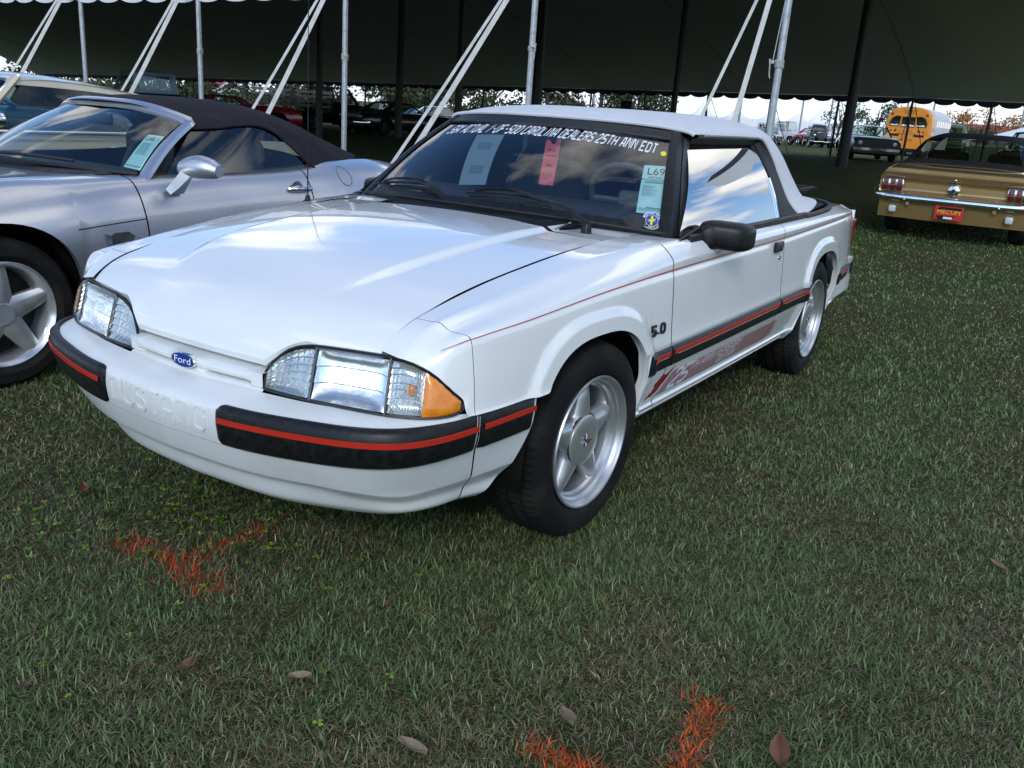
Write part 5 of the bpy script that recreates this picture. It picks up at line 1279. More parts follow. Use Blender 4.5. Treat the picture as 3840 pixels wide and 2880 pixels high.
    if lamps:
        for sy in (1, -1):
            MB().lathe([(0, .03), (.07, .022), (.085, 0)], 16, 'x', (fo+.005, sy*.68*w, hood-.24)).build('headlamp', mat('lamp_glass_'+name, (.6, .62, .62), .12, coat=.6) if 'lg' not in globals() else lg, o)
            MB().rbox((-wb-ro-.01, sy*.62*w, .66), (.03, .28, .10), .012).build('tail_lamp', RED_LENS, o)
    tub(o, fo-.1, -wb-ro+.1, 1.3, .22, .52)
    MB().rbox((lerp(a, d, .55), 0, .78), (.2, 1.2, .35), .06).build('seats', INTERIOR, o)
    return o, rb
lg = mat('lamp_glass', (.60, .62, .62), .12, coat=.6, var=(30, (.5, .52, .52), .4, .7))
def paintm(name, c, metal=.3): return mat(name, c, .3, metal=metal, coat=1, crough=.05, var=(5, tuple(k*.85 for k in c), .45, .8))
BLACKP = paintm('black_paint', (.008, .008, .010), .1)
def G(x, y): return (x, y, gz_(x, y))
# tan coupe next to the roadster
TAN = paintm('tan_metallic', (.30, .235, .115), .35)
tc_, rb_ = gencar('tan_coupe', 'tan 1970s hardtop coupe with chrome mirror parked beyond the silver roadster', (-.35, -5.42, 0), 0, TAN, L=(1.0, 2.9, 1.2), w=.97, hood=.90, belt=.915, deck=.90, roof=1.325, cab=(-.55, -.98, -2.15, -3.0), wr=.74, rw=.34, droop=.10, roofmat=paintm('cream_roof', (.58, .52, .40), .1), glassm=glass('tan_coupe_glass', (.34, .38, .40), .05))
MB().sweep([(-.95+.35, .93, .885), (-.66, .965, .93), (-.68, .985, .965)], [(-.02, -.012), (.02, -.012), (.02, .012), (-.02, .012)]).build('mirror_arm', CHROME, tc_)
P = []
for t in np.linspace(0, 1, 10):
    r_ = .052*math.sqrt(max(.02, 1-(1-t*1.0)**2)) if t < .9 else .052
    P.append([(-.64-.085*t, .985+1.55*r_*math.cos(q), .995+r_*math.sin(q)) for q in np.linspace(0, 2*np.pi, 22, endpoint=False)])
P.append([(-.70, .985+.01*math.cos(q), .995+.01*math.sin(q)) for q in np.linspace(0, 2*np.pi, 22, endpoint=False)])
MB().grid(P, cv=True).build('mirror_head', CHROME, tc_)
for sy in (1, -1):
    MB().tube([(x, sy*.945, .800) for x in (-1.58, -1.62, -1.74, -1.78)], .014, 6).build('door_handle', CHROME, tc_)
    MB().tube([(lerp(-.50, -1.02, t), sy*lerp(.84, .735, t), lerp(.91, 1.29, t)) for t in np.linspace(0, 1, 6)], .018, 6).build('pillar_trim', CHROME, tc_)
    MB().tube([(x, sy*.84, .908) for x in np.linspace(-.6, -2.8, 14)], .010, 6).build('belt_trim', CHROME, tc_)
TQ = paintm('turquoise_paint', (.02, .28, .42), .2)
tq, rbt = gencar('turquoise_coupe', 'turquoise coupe with white bonnet stripes glimpsed through the tan coupe window', (-3.6, -8.35, gz_(-3.6, -8.4)), RAD(180), TQ, L=(.9, 2.7, 1.1), w=.93, hood=.95, belt=.98, deck=.92, roof=1.36)
for y in (-.16, .16):
    patch('bonnet_stripe', [[(x, y+dy, float(rbt.Z[0](x))+.004) for dy in (-.075, .075)] for x in np.linspace(.88, -.6, 14)], WHITE_INK, tq)
# blue pickup
BLUE = paintm('faded_blue_paint', (.08, .26, .46), .0)
def pickup(name, label, loc, rz, paint, glassm=None, bed='box', cabz=1.72, roofm=None):
    o = thing(name, label, 'truck', loc, rz); glassm = glassm or GLASS
    rb = Ribs({.80: [(0,.95),(.4,.95),(.72,.93),(.84,.85),(.88,.60),(.86,.45),(.82,.36)], 0: [(0,1.06),(.4,1.06),(.76,1.04),(.88,.95),(.92,.62),(.90,.42),(.86,.32)], -.75: [(0,1.12),(.4,1.12),(.78,1.10),(.90,1.0),(.93,.64),(.90,.42),(.86,.30)], -2.05: [(0,1.12),(.4,1.12),(.78,1.10),(.90,1.0),(.93,.64),(.90,.42),(.86,.30)]}, [(0, .37, .42, .40)])
    rb.panel('cab_body', .80, -2.05, 0, 6, paint, o, both=True, n=16, step=.15)
    nz = rb.ev(.80, np.linspace(0, 6, 10)); MB().grid([nz*np.array([1, -1, 1]), nz]).build('grille', CHROME, o)
    def g(sy, t, q): return lerp(np.array([lerp(-.70, -2.0, t), sy*.80, 1.11]), np.array([lerp(-1.12, -1.95, t), sy*.68, cabz-.06]), q)
    for sy in (1, -1):
        patch('side_window', [[g(sy, t, q) for q in np.linspace(.05, .95, 4)] for t in np.linspace(.1, .88, 6)], glassm, o)
        for t in (0, .97): MB().tube([g(sy, t, q) for q in (0, .5, 1)], .05, 6).build('pillar', paint, o)
    patch('windscreen', [[lerp(g(-1, 0, q), g(1, 0, q), v) for q in np.linspace(0, 1, 4)] for v in np.linspace(.03, .97, 6)], glassm, o); patch('rear_window', [[lerp(g(-1, 1, q), g(1, 1, q), v) for q in np.linspace(.15, .9, 4)] for v in np.linspace(.12, .88, 6)], glassm, o)
    for nm, v0, v1, q0, q1 in (('cab_back_top', 0, 1, .86, 1.04), ('cab_back_sill', 0, 1, -.02, .17), ('cab_back_side', 0, .13, .15, .88), ('cab_back_side', .87, 1, .15, .88)):
        patch(nm, [[lerp(g(-1, 1, q), g(1, 1, q), v)+np.array([-.012, 0, 0]) for q in np.linspace(q0, q1, 3)] for v in np.linspace(v0, v1, 6)], paint, o)
    patch('roof', [[(lerp(-1.08, -2.0, t), v*.72, cabz-.07+.07*(1-abs(v)**3)*(1-.3*(2*t-1)**4)) for v in np.linspace(-1, 1, 12)] for t in np.linspace(0, 1, 8)], roofm or paint, o)
    if bed == 'box':
        for sy in (1, -1): MB().box((-3.1, sy*.86, .80), (2.0, .08, .50)).build('bed_side', paint, o, smooth=False)
        MB().box((-4.1, 0, .80), (.06, 1.72, .50)).build('tailgate', paint, o, smooth=False)
    elif bed == 'stake':
        for sy in (1, -1):
            for k in range(4): MB().box((-3.3, sy*.95, .98+.17*k), (2.4, .035, .10)).build('stake_slat', paint, o, smooth=False)
            for x in (-2.2, -3.0, -3.7, -4.4): MB().box((x, sy*.92, 1.2), (.06, .05, .75)).build('stake_post', paint, o, smooth=False)
        for k in range(4): MB().box((-4.5, 0, .98+.17*k), (.035, 1.8, .10)).build('rear_slat', paint, o, smooth=False)
    elif bed == 'cap':
        for sy in (1, -1): MB().box((-3.1, sy*.88, .85), (2.1, .06, .55)).build('bed_side', paint, o, smooth=False); MB().box((-3.1, sy*.842, 1.42), (1.5, .03, .30)).build('cap_window', GLASS_DK, o, smooth=False)
        MB().rbox((-3.1, 0, 1.40), (2.1, 1.66, .62), .10).build('bed_cap', paint, o)
    MB().box((-3.1, 0, .70), (2.1, 1.7, .08)).build('bed_floor', VOID, o, smooth=False)
    if bed == 'stake':
        for sy in (1, -1): patch('front_wing', [[(.52*math.cos(t), sy*(.70+dy), .40+.46*math.sin(t)) for dy in (0, .15, .26, .30)] for t in np.linspace(.1, np.pi-.1, 14)], REDP, o)
    for sy in (1, -1):
        for x_ in (0, -3.0): simple_wheel(o, (x_, sy*.76, .37), .37, .22, .21, CHROME, 0, sy)
        MB().lathe([(0, .03), (.09, .02), (.1, 0)], 14, 'x', (.805, sy*.66, .82)).build('headlamp', lg, o)
    tub(o, .7, -4.0, 1.2, .35, .70); MB().box((-1.6, 0, .95), (.3, 1.3, .5)).build('seat', INTERIOR, o, smooth=False)
    return o
pickup('blue_pickup', 'faded blue old pickup truck under the tent behind the tan coupe', G(-17.67, -26.93), RAD(262), BLUE, cabz=1.80)
REDP = paintm('deep_red_paint', (.30, .008, .012), .1)
gencar('red_car', 'low deep red car under the tent beside the blue pickup', G(-20.05, -22.36), RAD(150), REDP, roof=1.14, belt=.88, hood=.88, cab=(-.75, -1.2, -2.1, -2.6))
pickup('stake_truck', 'black old truck with red wings and slatted stake bed under the tent', G(-26.9, -24.6), RAD(172), paintm('dull_black_paint', (.006, .006, .006), 0), bed='stake', cabz=1.75)
gencar('black_coupe', 'black fastback coupe side on in the tent shade behind the white car windscreen', G(-27.98, -21.85), RAD(168), BLACKP, L=(.85, 2.75, 1.0), roof=1.30, cab=(-.75, -1.35, -2.2, -3.0), wheel=DARK_METAL)
gencar('blue_sedan', 'pale blue saloon parked in the open beyond the tent', G(-62.88, -48.17), RAD(150), paintm('pale_blue_paint', (.20, .32, .62), .3), roof=1.45, belt=1.0, hood=.98, deck=.98)
gencar('dark_sedan', 'black saloon between the pale blue saloon and the tent', G(-42.2, -30.6), RAD(165), BLACKP, roof=1.38, belt=.94)
gencar('black_muscle_car', 'glossy black hardtop muscle car parked beside the stout tent pole', G(-36.43, -5.86), RAD(22), BLACKP, L=(.9, 2.75, 1.05), w=.95, hood=.92, belt=.93, roof=1.36, cab=(-.75, -1.25, -2.05, -2.6), wr=.66, rw=.34)
gencar('black_topped_car', 'dark car with black roof parked beyond the gold convertible', G(-27.7, .5), math.pi, paintm('dark_brown_paint', (.05, .03, .015), .2), roofmat=BLACKTOP, roof=1.36)
pickup('white_pickup', 'white pickup truck with a canopy over its bed on the far grass', G(-78.6, -20.7), RAD(62), paintm('white_truck_paint', (.62, .64, .66), .0), bed='cap', cabz=1.95)
gencar('grey_sedan', 'grey saloon half hidden by the white car roof beside the white pickup', G(-69.5, -20.6), RAD(10), paintm('grey_paint', (.28, .29, .31), .4), roof=1.42)
gencar('red_hot_rod', 'small bright red car on the far grass beside the white pickup', G(-76.5, -17.6), RAD(60), paintm('bright_red_paint', (.42, .015, .015), .1), roof=1.45, belt=.95, L=(.5, 2.5, .7))
# 1930s saloon: separate wings, upright grille
oc = thing('vintage_saloon', 'black 1930s saloon with upright grille and sweeping wings on the far grass', 'car', G(-69.0, -16.3), RAD(24))
P = []
for x, hw, zt_, zb_ in ((.62, .20, 1.05, .45), (.55, .26, 1.12, .42), (.0, .36, 1.18, .42), (-.70, .50, 1.22, .42), (-.80, .62, 1.24, .42), (-1.2, .68, 1.25, .40), (-2.4, .68, 1.24, .40), (-3.0, .60, 1.12, .42), (-3.45, .45, .85, .45)):
    P.append([(x, hw*c, lerp(zb_, zt_, q)) for c, q in ((-.95, 0), (-1, .5), (-.92, .9), (-.5, 1), (0, 1.02), (.5, 1), (.92, .9), (1, .5), (.95, 0))])
patch('body', cr(np.array(P).reshape(len(P), -1), 40).reshape(40, 9, 3), BLACKP, oc)
P = []
for x, hw, z0_, z1_ in ((-.85, .60, 1.22, 1.24), (-1.0, .58, 1.22, 1.55), (-1.25, .56, 1.22, 1.70), (-1.9, .56, 1.22, 1.73), (-2.5, .54, 1.22, 1.66), (-2.9, .50, 1.15, 1.40), (-3.1, .48, 1.05, 1.12)):
    P.append([(x, hw*c, lerp(z0_, z1_, q)) for c, q in ((-1.08, 0), (-1, .6), (-.88, .92), (-.45, 1.0), (0, 1.02), (.45, 1.0), (.88, .92), (1, .6), (1.08, 0))])
patch('cabin', cr(np.array(P).reshape(len(P), -1), 30).reshape(30, 9, 3), BLACKP, oc)
patch('windscreen', [[(-.925-.16*q, y, lerp(1.27, 1.56, q)+.0) for q in (0, 1)] for y in np.linspace(-.46, .46, 6)], GLASS, oc)
for sy in (1, -1):
    MB().box((-1.55, sy*.618, 1.43), (.55, .02, .24)).build('side_window', GLASS_DK, oc, smooth=False); MB().box((-2.25, sy*.612, 1.42), (.5, .02, .24)).build('side_window', GLASS_DK, oc, smooth=False)
    for xc in (0, -2.85):
        Q = [[(xc+.46*math.cos(t), sy*(.70+dy), .36+.44*math.sin(t)-.04*abs(dy)) for dy in (-.26, -.1, .08, .16)] for t in np.linspace(.15, np.pi-.1, 18)]; patch('wing', Q, BLACKP, oc)
        simple_wheel(oc, (xc, sy*.72, .36), .36, .17, .22, CHROME, 0, sy, whitewall=True)
    MB().box((-1.45, sy*.80, .40), (1.9, .22, .05)).build('running_board', BLACK_TRIM, oc, smooth=False)
    MB().rbox((.42, sy*.50, .90), (.24, .20, .20), .09).build('headlamp', CHROME, oc)
    Q = [[(.30+.20*math.cos(t)*.0, 0, 0)] for t in (0,)]
gl_ = MB()
MB().rbox((.64, 0, .78), (.05, .42, .66), .02).build('grille', DARK_METAL, oc)
for y in np.linspace(-.18, .18, 7): gl_.box((.672, y, .78), (.012, .014, .62))
gl_.build('grille_bars', CHROME, oc, smooth=False)
MB().tube(cr([(.45, .82, .47), (.66, .6, .45), (.70, .3, .44), (.69, 0, .47), (.70, -.3, .44), (.66, -.6, .45), (.45, -.82, .47)], 24), .04, 8).build('bumper', CHROME, oc)
tub(oc, .4, -3.2, .9, .25, .55)
# yellow bus
BUSY = mat('bus_yellow', (.78, .27, .012), .42, coat=.4, var=(4, (.66, .22, .012), .45, .8)); BUSW = mat('bus_white', (.68, .69, .70), .5)
bus = thing('school_bus', 'yellow old school bus with rounded back seen from behind beyond the tent', 'bus', (-53.2, -7.55, .62), math.pi)
def bsec(x, k=1.0, dz=0.0):
    return [(x, k*y, z-dz*(z > 1.6)) for y, z in ((-1.18,.10),(-1.20,.6),(-1.21,1.2),(-1.20,1.6),(-1.12,1.95),(-.92,2.18),(-.55,2.31),(0,2.36),(.55,2.31),(.92,2.18),(1.12,1.95),(1.20,1.6),(1.21,1.2),(1.20,.6),(1.18,.10))]
P = [bsec(-.10, .90, .06), bsec(-.03, .97, .03), bsec(.12, 1.0, 0)]; patch('rear_cap', P, BUSY, bus)
bk = bsec(-.10, .90, .06); MB().add(bk, [tuple(range(len(bk)))]).build('rear_face', BUSY, bus, smooth=False)
patch('body_sides', [bsec(.13), bsec(1.3)], BUSY, bus); patch('body_sides', [bsec(1.32), bsec(7.0)], BUSW, bus)
for poly in ([(-.90, 1.30), (-.46, 1.30), (-.42, 1.78), (-.62, 1.80), (-.82, 1.70), (-.93, 1.48)], [(.90, 1.30), (.46, 1.30), (.42, 1.78), (.62, 1.80), (.82, 1.70), (.93, 1.48)], [(-.32, 1.28), (.32, 1.28), (.33, 1.76), (-.33, 1.76)]):
    wo = MB().prism([(u*1.06, 1.54+(v-1.54)*1.12) for u, v in poly], .03, lambda u, v, w_: (-.115-w_, u, v)).build('window', BLACK_RUBBER, bus, smooth=False)
    MB().prism(poly, .006, lambda u, v, w_: (-.147-w_, u, v)).build('pane', GLASS_DK, wo, smooth=False)
for sy in (1, -1):
    for y, z, r in ((.62, 1.05, .075), (.86, 1.03, .05), (.92, 1.92, .075)): MB().lathe([(0, -.05), (r*.7, -.04), (r, 0)], 16, 'x', (-.11, sy*y, z)).build('red_lamp', RED_LENS, bus)
    MB().box((-.115, sy*.66, .80), (.03, .52, .11)).build('black_rail', BLACK_TRIM, bus, smooth=False)
    for x in np.arange(1.6, 6.8, .72): MB().box((x+.3, sy*1.19, 1.52), (.52, .05, .34)).build('window', GLASS_DK, bus, smooth=False)
    for x in (1.6, 5.6): simple_wheel(bus, (x, sy*.98, -.15), .46, .28, .26, DARK_METAL, 0, sy)
MB().box((-.22, 0, .02), (.16, 2.2, .16)).build('rear_bumper', BLACK_TRIM, bus, smooth=False); MB().box((3.5, 0, .02), (6.8, 2.1, .25)).build('chassis', VOID, bus, smooth=False)
BTX = mat('bus_lettering', (.16, .05, .008), .7)
for s_, z, h_ in (('HOGSEYS', 2.10, .13), ('SCHOOL BUS', 1.98, .075), ('CAUTION', 1.02, .085), ('FREQUENT STOPS', .87, .10), ('AND', .70, .09), ('FAST STARTS', .55, .095)):
    V, F = text_flat(s_, h_*1.25); mk('lettering', [(-.112 if z < 1.9 else -.108, -v[0], v[1]+z) for v in V], F, BTX, bus, False)
MB().lathe([(0, -.03), (.02, 0)], 8, 'x', (-.12, 0, 2.22)).build('roof_lamp', RED_LENS, bus)
pickup('green_truck', 'green old truck cab just beyond the yellow bus', G(-66, -6.6), math.pi, paintm('green_paint', (.10, .17, .08), .1), cabz=2.0)
# ================================================================ trees, buildings, far tents, masts
LEAFM = [mat('oak_leaves', (.030, .050, .018), .7, var=(1.2, (.070, .095, .035), .35, .70)), mat('grey_green_leaves', (.055, .075, .035), .75, var=(1.2, (.10, .12, .06), .35, .70)), mat('autumn_leaves', (.36, .15, .035), .75, var=(.8, (.46, .21, .06), .35, .7))]
BARK = mat('bark', (.05, .042, .035), .9, bump=(20, .6, .03), var=(4, (.09, .075, .06), .4, .7))
def tree(name, label, base, h, r, mi, n=1500, leaf=.32, group=None, drip=0.0, low=.25):
    o = thing(name, label, 'tree', base, random.uniform(0, 6), group)
    tb = MB(); tb.tube([(0, 0, 0), (.1*r*.2, 0, h*.25), (.05, .1, h*.5), (0, 0, h*.8)], [.035*h, .028*h, .018*h, .006*h], 8)
    cl = []
    for k in range(11):
        a = random.uniform(0, 6.28); q = random.uniform(low, .92); d = r*math.sqrt(max(.05, 1-((q-.55)/.5)**2))*random.uniform(.35, .95)
        c = np.array([d*math.cos(a), d*math.sin(a), h*q]); cl.append((c, r*random.uniform(.28, .50)))
        tb.tube([(0, 0, h*max(.18, q-.3)), c*np.array([.5, .5, 1])+np.array([0, 0, -h*.06]), c], [.014*h, .009*h, .003*h], 5)
    tb.build('trunk', BARK, o)
    V = np.empty((n, 4, 3)); 
    for k in range(n):
        c, cr_ = cl[random.randrange(len(cl))]; d = rng.normal(0, 1, 3); d /= np.linalg.norm(d); p = c+d*cr_*random.random()**.4*np.array([1, 1, .72]); p[2] -= drip*random.random()**2*h*.25
        u = rng.normal(0, 1, 3); u /= np.linalg.norm(u); w = np.cross(u, rng.normal(0, 1, 3)); w /= np.linalg.norm(w)+1e-9; s = leaf*random.uniform(.5, 1.2)
        V[k] = [p-u*s*.5, p+w*s*.28, p+u*s*.5, p-w*s*.28]
    mk('crown', V.reshape(-1, 3), [(4*k, 4*k+1, 4*k+2, 4*k+3) for k in range(n)], LEAFM[mi], o, False); return o
lt = [(-52, -78, 6.5, 4.4), (-57, -74, 5.2, 3.6), (-58, -67, 7.5, 4.6), (-61, -63, 6.6, 3.8), (-62, -58.5, 7.0, 4.2), (-66, -56, 7.5, 4.0), (-71, -54.5, 6.0, 3.2), (-82, -55, 8, 4.6), (-84, -49.5, 8.5, 4.6), (-86, -44, 8.5, 4.4), (-80, -58, 6.5, 3.6), (-88, -40.5, 7.0, 3.4), (-49, -84, 6, 4.0), (-74, -60, 5.0, 3.0)]
for k, (x, y, h, r) in enumerate(lt):
    tree('oak_tree', 'dark green spreading oak in the tree line beyond the tent', (x, y, gz_(x, y)-.5), h, r, 0 if k % 3 else 1, 3600, .46, 'oaks in the tree line beyond the tent', .5, .12)
tree('small_tree', 'small round green tree in front of the far white marquees', (-108, -47.5, -.2), 5.2, 2.6, 0, 1200, .32, low=.3)
tree('small_tree', 'thin airy grey green tree beside the small round tree', (-104, -52, -.4), 5.0, 2.4, 1, 600, .26, low=.35)
tree('small_tree', 'airy grey green tree between the vintage saloon and the yellow bus', (-95, -21.3, .2), 4.2, 2.4, 1, 700, .26, low=.3)
tree('small_tree', 'dark green tree behind the black muscle car and left of the yellow bus', (-96, -17.8, .2), 4.6, 2.4, 0, 1100, .30, low=.25)
tree('small_tree', 'low green bush behind the green truck', (-120, -15.0, .9), 2.6, 2.6, 0, 900, .34, low=.2)
tree('small_tree', 'green bush below the autumn trees', (-128, -11.9, .9), 2.3, 2.6, 0, 900, .34, low=.2)
for k, (x, y, h, r) in enumerate([(-150, -17.5, 4.6, 3.2), (-152, -13.2, 5.0, 3.4), (-154, -9.2, 4.4, 3.6)]): tree('autumn_tree', 'orange autumn tree far beyond the gold convertible', (x, y, 1.0), h, r, 2, 1300, .40, 'orange trees beyond the gold convertible', 0, .2)
WALLW = mat('pale_clapboard', (.56, .57, .58), .8, bump=(6, .3, .02), var=(.6, (.48, .49, .50), .4, .7)); ROOFR = mat('red_metal_roof', (.38, .045, .04), .55, var=(2, (.30, .04, .035), .4, .7)); TRIMW = mat('white_trim', (.78, .78, .76), .6)
def gable(name, label, base, w, l, h, rh, rz, sign=False):
    o = thing(name, label, 'building', base, rz)
    MB().box((-l/2, 0, h/2), (l, w, h)).build('wall', WALLW, o, smooth=False)
    gp = [(-w/2, h), (w/2, h), (0, h+rh)]; MB().prism(gp, .1, lambda u, v, d: (-d, u, v)).build('gable_end', mat('grey_gable', (.20, .20, .20), .8), o, smooth=False)
    for s in (1, -1):
        MB().prism([(0, h+rh+.12), (s*(w/2+.5), h-.10), (s*(w/2+.5), h-.26), (0, h+rh-.04)], l+.8, lambda u, v, d: (.5-d, u, v)).build('roof', ROOFR, o, smooth=False)
        MB().prism([(0, h+rh+.06), (s*(w/2+.5), h-.14), (s*(w/2+.5), h-.40), (0, h+rh-.20)], .12, lambda u, v, d: (.64-d, u, v)).build('barge_board', TRIMW, o, smooth=False)
        MB().box((.35, s*w*.36, h/2), (.22, .22, h)).build('porch_post', TRIMW, o, smooth=False)
    MB().tube([(.36, w*.36*math.cos(t), h-.55+.9*math.sin(t)) for t in np.linspace(0, np.pi, 16)], .10, 6).build('porch_arch', TRIMW, o)
    MB().box((.02, 0, h*.3), (.06, w*.5, h*.6)).build('doorway', mat('doorway_red', (.16, .03, .025), .7), o, smooth=False)
    if sign:
        sb = MB().prism([(-1.75, h-1.15), (1.75, h-1.15), (1.75, h-.35), (1.0, h-.02), (0, h+.10), (-1.0, h-.02), (-1.75, h-.35)], .1, lambda u, v, d: (.50-d, u, v)).build('sign_board', mat('dark_green_sign', (.012, .07, .035), .5), o, smooth=False)
        for s_, z in (('EXTENSION', h-.42), ('SERVICES', h-.90)):
            V, F = text_flat(s_, .56); mk('sign_lettering', [(.515, v[0], v[1]+z) for v in V], F, WHITE_INK, sb, False)
        MB().lathe([(0, .08), (.28, .06), (.32, 0)], 18, 'x', (.5, 0, h+.35)).build('round_emblem', mat('emblem_cream', (.6, .48, .3), .6), o)
    return o
gable('extension_office', 'pale gabled office with red roof and a green EXTENSION SERVICES sign', (-95.2, -78.2, -1.25), 7.0, 12, 2.75, 1.55, math.atan2(1.986+78, 2.38+95)-RAD(6), True)
gable('red_roofed_house', 'small white house with red gable roof seen past a tent pole', (-83.0, -98.5, -1.6), 5.5, 9, 2.6, 1.6, math.atan2(100, 85)+RAD(28))
hb_ = thing('white_shed', 'long low white shed behind the oaks', 'building', (-67.5, -74.0, -1.4), math.atan2(76, 70))
MB().box((0, 0, 1.3), (6, 9, 2.5)).build('wall', WALLW, hb_, smooth=False); MB().box((0, 0, 2.6), (6.6, 9.6, .15)).build('roof', TRIMW, hb_, smooth=False)
rl = thing('red_roofed_barn', 'long low red roofed barn behind the autumn trees', 'building', (-163, -9.0, .8), 0); MB().box((0, 0, 1.1), (6, 20, 2.2)).build('wall', WALLW, rl, smooth=False); MB().prism([(-3.6, 2.2), (3.6, 2.2), (0, 3.3)], 21, lambda u, v, d: (u, -10.5+d, v)).build('roof', ROOFR, rl, smooth=False)
# white marquees with peaked tops
FARW = mat('far_white_vinyl', (.92, .92, .93), .6, var=(.25, (.86, .87, .89), .4, .7))
mq = [(-158, -60.5, 6.6), (-160, -55.0, 5.6), (-163, -49.8, 5.2), (-166, -45.6, 5.4), (-168.3, -42.6, 6.0), (-170.5, -38.8, 5.6), (-173, -34.4, 5.0)]
for k, (x, y, pk) in enumerate(mq):
    o = thing('white_marquee', 'white peaked marquee in the row beyond the far grass', 'tent', (x, y, 0), math.atan2(2-y, 2.4-x), 'row of white peaked marquees')
    W_ = 3.0; P = []
    for t in np.linspace(0, 1, 14):
        P.append([(0, 0, 0)]*0+[((W_*t*(abs(math.cos(a))**6+abs(math.sin(a))**6)**(-1/6))*math.cos(a), (W_*t*(abs(math.cos(a))**6+abs(math.sin(a))**6)**(-1/6))*math.sin(a), 2.6+(pk*.82-2.6)*(1-t)**2.2) for a in np.linspace(0, 2*np.pi, 28, endpoint=False)])
    P.append([(p[0], p[1], 1.2) for p in P[-1]]); MB().grid(P, cv=True).build('canopy', FARW, o)
    MB().box((0, 0, 1.2), (5.6, 5.7, 2.4)).build('sidewall', FARW, o, smooth=False)
sm = thing('small_white_marquee', 'white marquee corner at the edge beyond the gold convertible', 'tent', (-70, -1.6, gz_(-70, 0)), .2); P = [[(3.4*t*math.cos(a), 3.4*t*math.sin(a), 2.75-1.3*t**.9) for a in np.linspace(0, 2*np.pi, 24, endpoint=False)] for t in np.linspace(0, 1, 8)]; MB().grid(P, cv=True).build('canopy', FARW, sm)
# masts, flags and floodlights
GREYM = mat('grey_mast', (.30, .31, .33), .5, metal=.3)
FLAGR = mat('red_flag', (.45, .05, .06), .7); FLAGG = mat('grey_flag', (.25, .27, .27), .7)
for k, (x, y, h, kd) in enumerate([(-120, -40.5, 7.5, 'flood'), (-116, -48.8, 7.0, 'street'), (-150, -40.6, 9.5, 'flag2'), (-150, -36.0, 9.5, 'bare'), (-150, -33.6, 8.2, 'flag1'), (-150, -51.0, 8.0, 'flag1'), (-140, -23.0, 11, 'flag1'), (-150, -21.0, 11, 'bare'), (-150, -9.0, 11, 'bare'), (-110, -52, 8, 'bare'), (-105, -55.0, 8, 'flood')]):
    o = thing('light_mast' if kd in ('flood', 'street', 'bare') else 'flag_pole', {'flood': 'grey mast with clustered floodlights beyond the far grass', 'street': 'grey street lamp on a bent arm before the white marquees', 'bare': 'plain grey mast standing among the white marquees', 'flag1': 'flag pole with one small flag above the white marquees', 'flag2': 'flag pole with two small flags above the white marquees'}[kd], 'mast' if 'flag' not in kd else 'flag pole', (x, y, .3), math.atan2(2-y, 2.4-x), {'flood': 'floodlight masts', 'bare': 'plain masts', 'flag1': 'single flag poles'}.get(kd))
    MB().tube([(0, 0, 0), (0, 0, h)], .14, 6).build('mast', GREYM, o)
    if kd == 'flood':
        for dy in (-.45, .45):
            for dz in (-.3, -1.0): MB().lathe([(0, .1), (.28, .06), (.30, 0)], 12, 'x', (.15, dy, h+dz-.6)).build('floodlight', GREYM, o)
        MB().box((0, 0, h-.4), (.1, 1.6, .12)).build('cross_arm', GREYM, o, smooth=False)
    if kd == 'street': MB().tube(cr([(0, 0, h), (0, -.8, h+.25), (0, -1.8, h+.3)], 8), .08, 5).build('arm', GREYM, o); MB().rbox((0, -2.0, h+.28), (.3, .7, .16), .07).build('lamp_head', GREYM, o)
    if 'flag' in kd:
        for q in range(2 if kd == 'flag2' else 1): MB().grid([[(.05*math.sin(u*5), .1+u, h-.3-.9*q+v-.25*u) for v in (0, -.6)] for u in np.linspace(0, .9, 5)]).build('flag', FLAGR if (k+q) % 2 else FLAGG, o)
# litter bin hung under the far tent edge
lb = thing('speaker_box', 'black box fixed to a pole at the far tent edge', 'box', (-36.0, -16.6, 1.55)); MB().rbox((0, 0, .25), (.4, .55, .45), .03).build('box_body', BLACK_TRIM, lb)
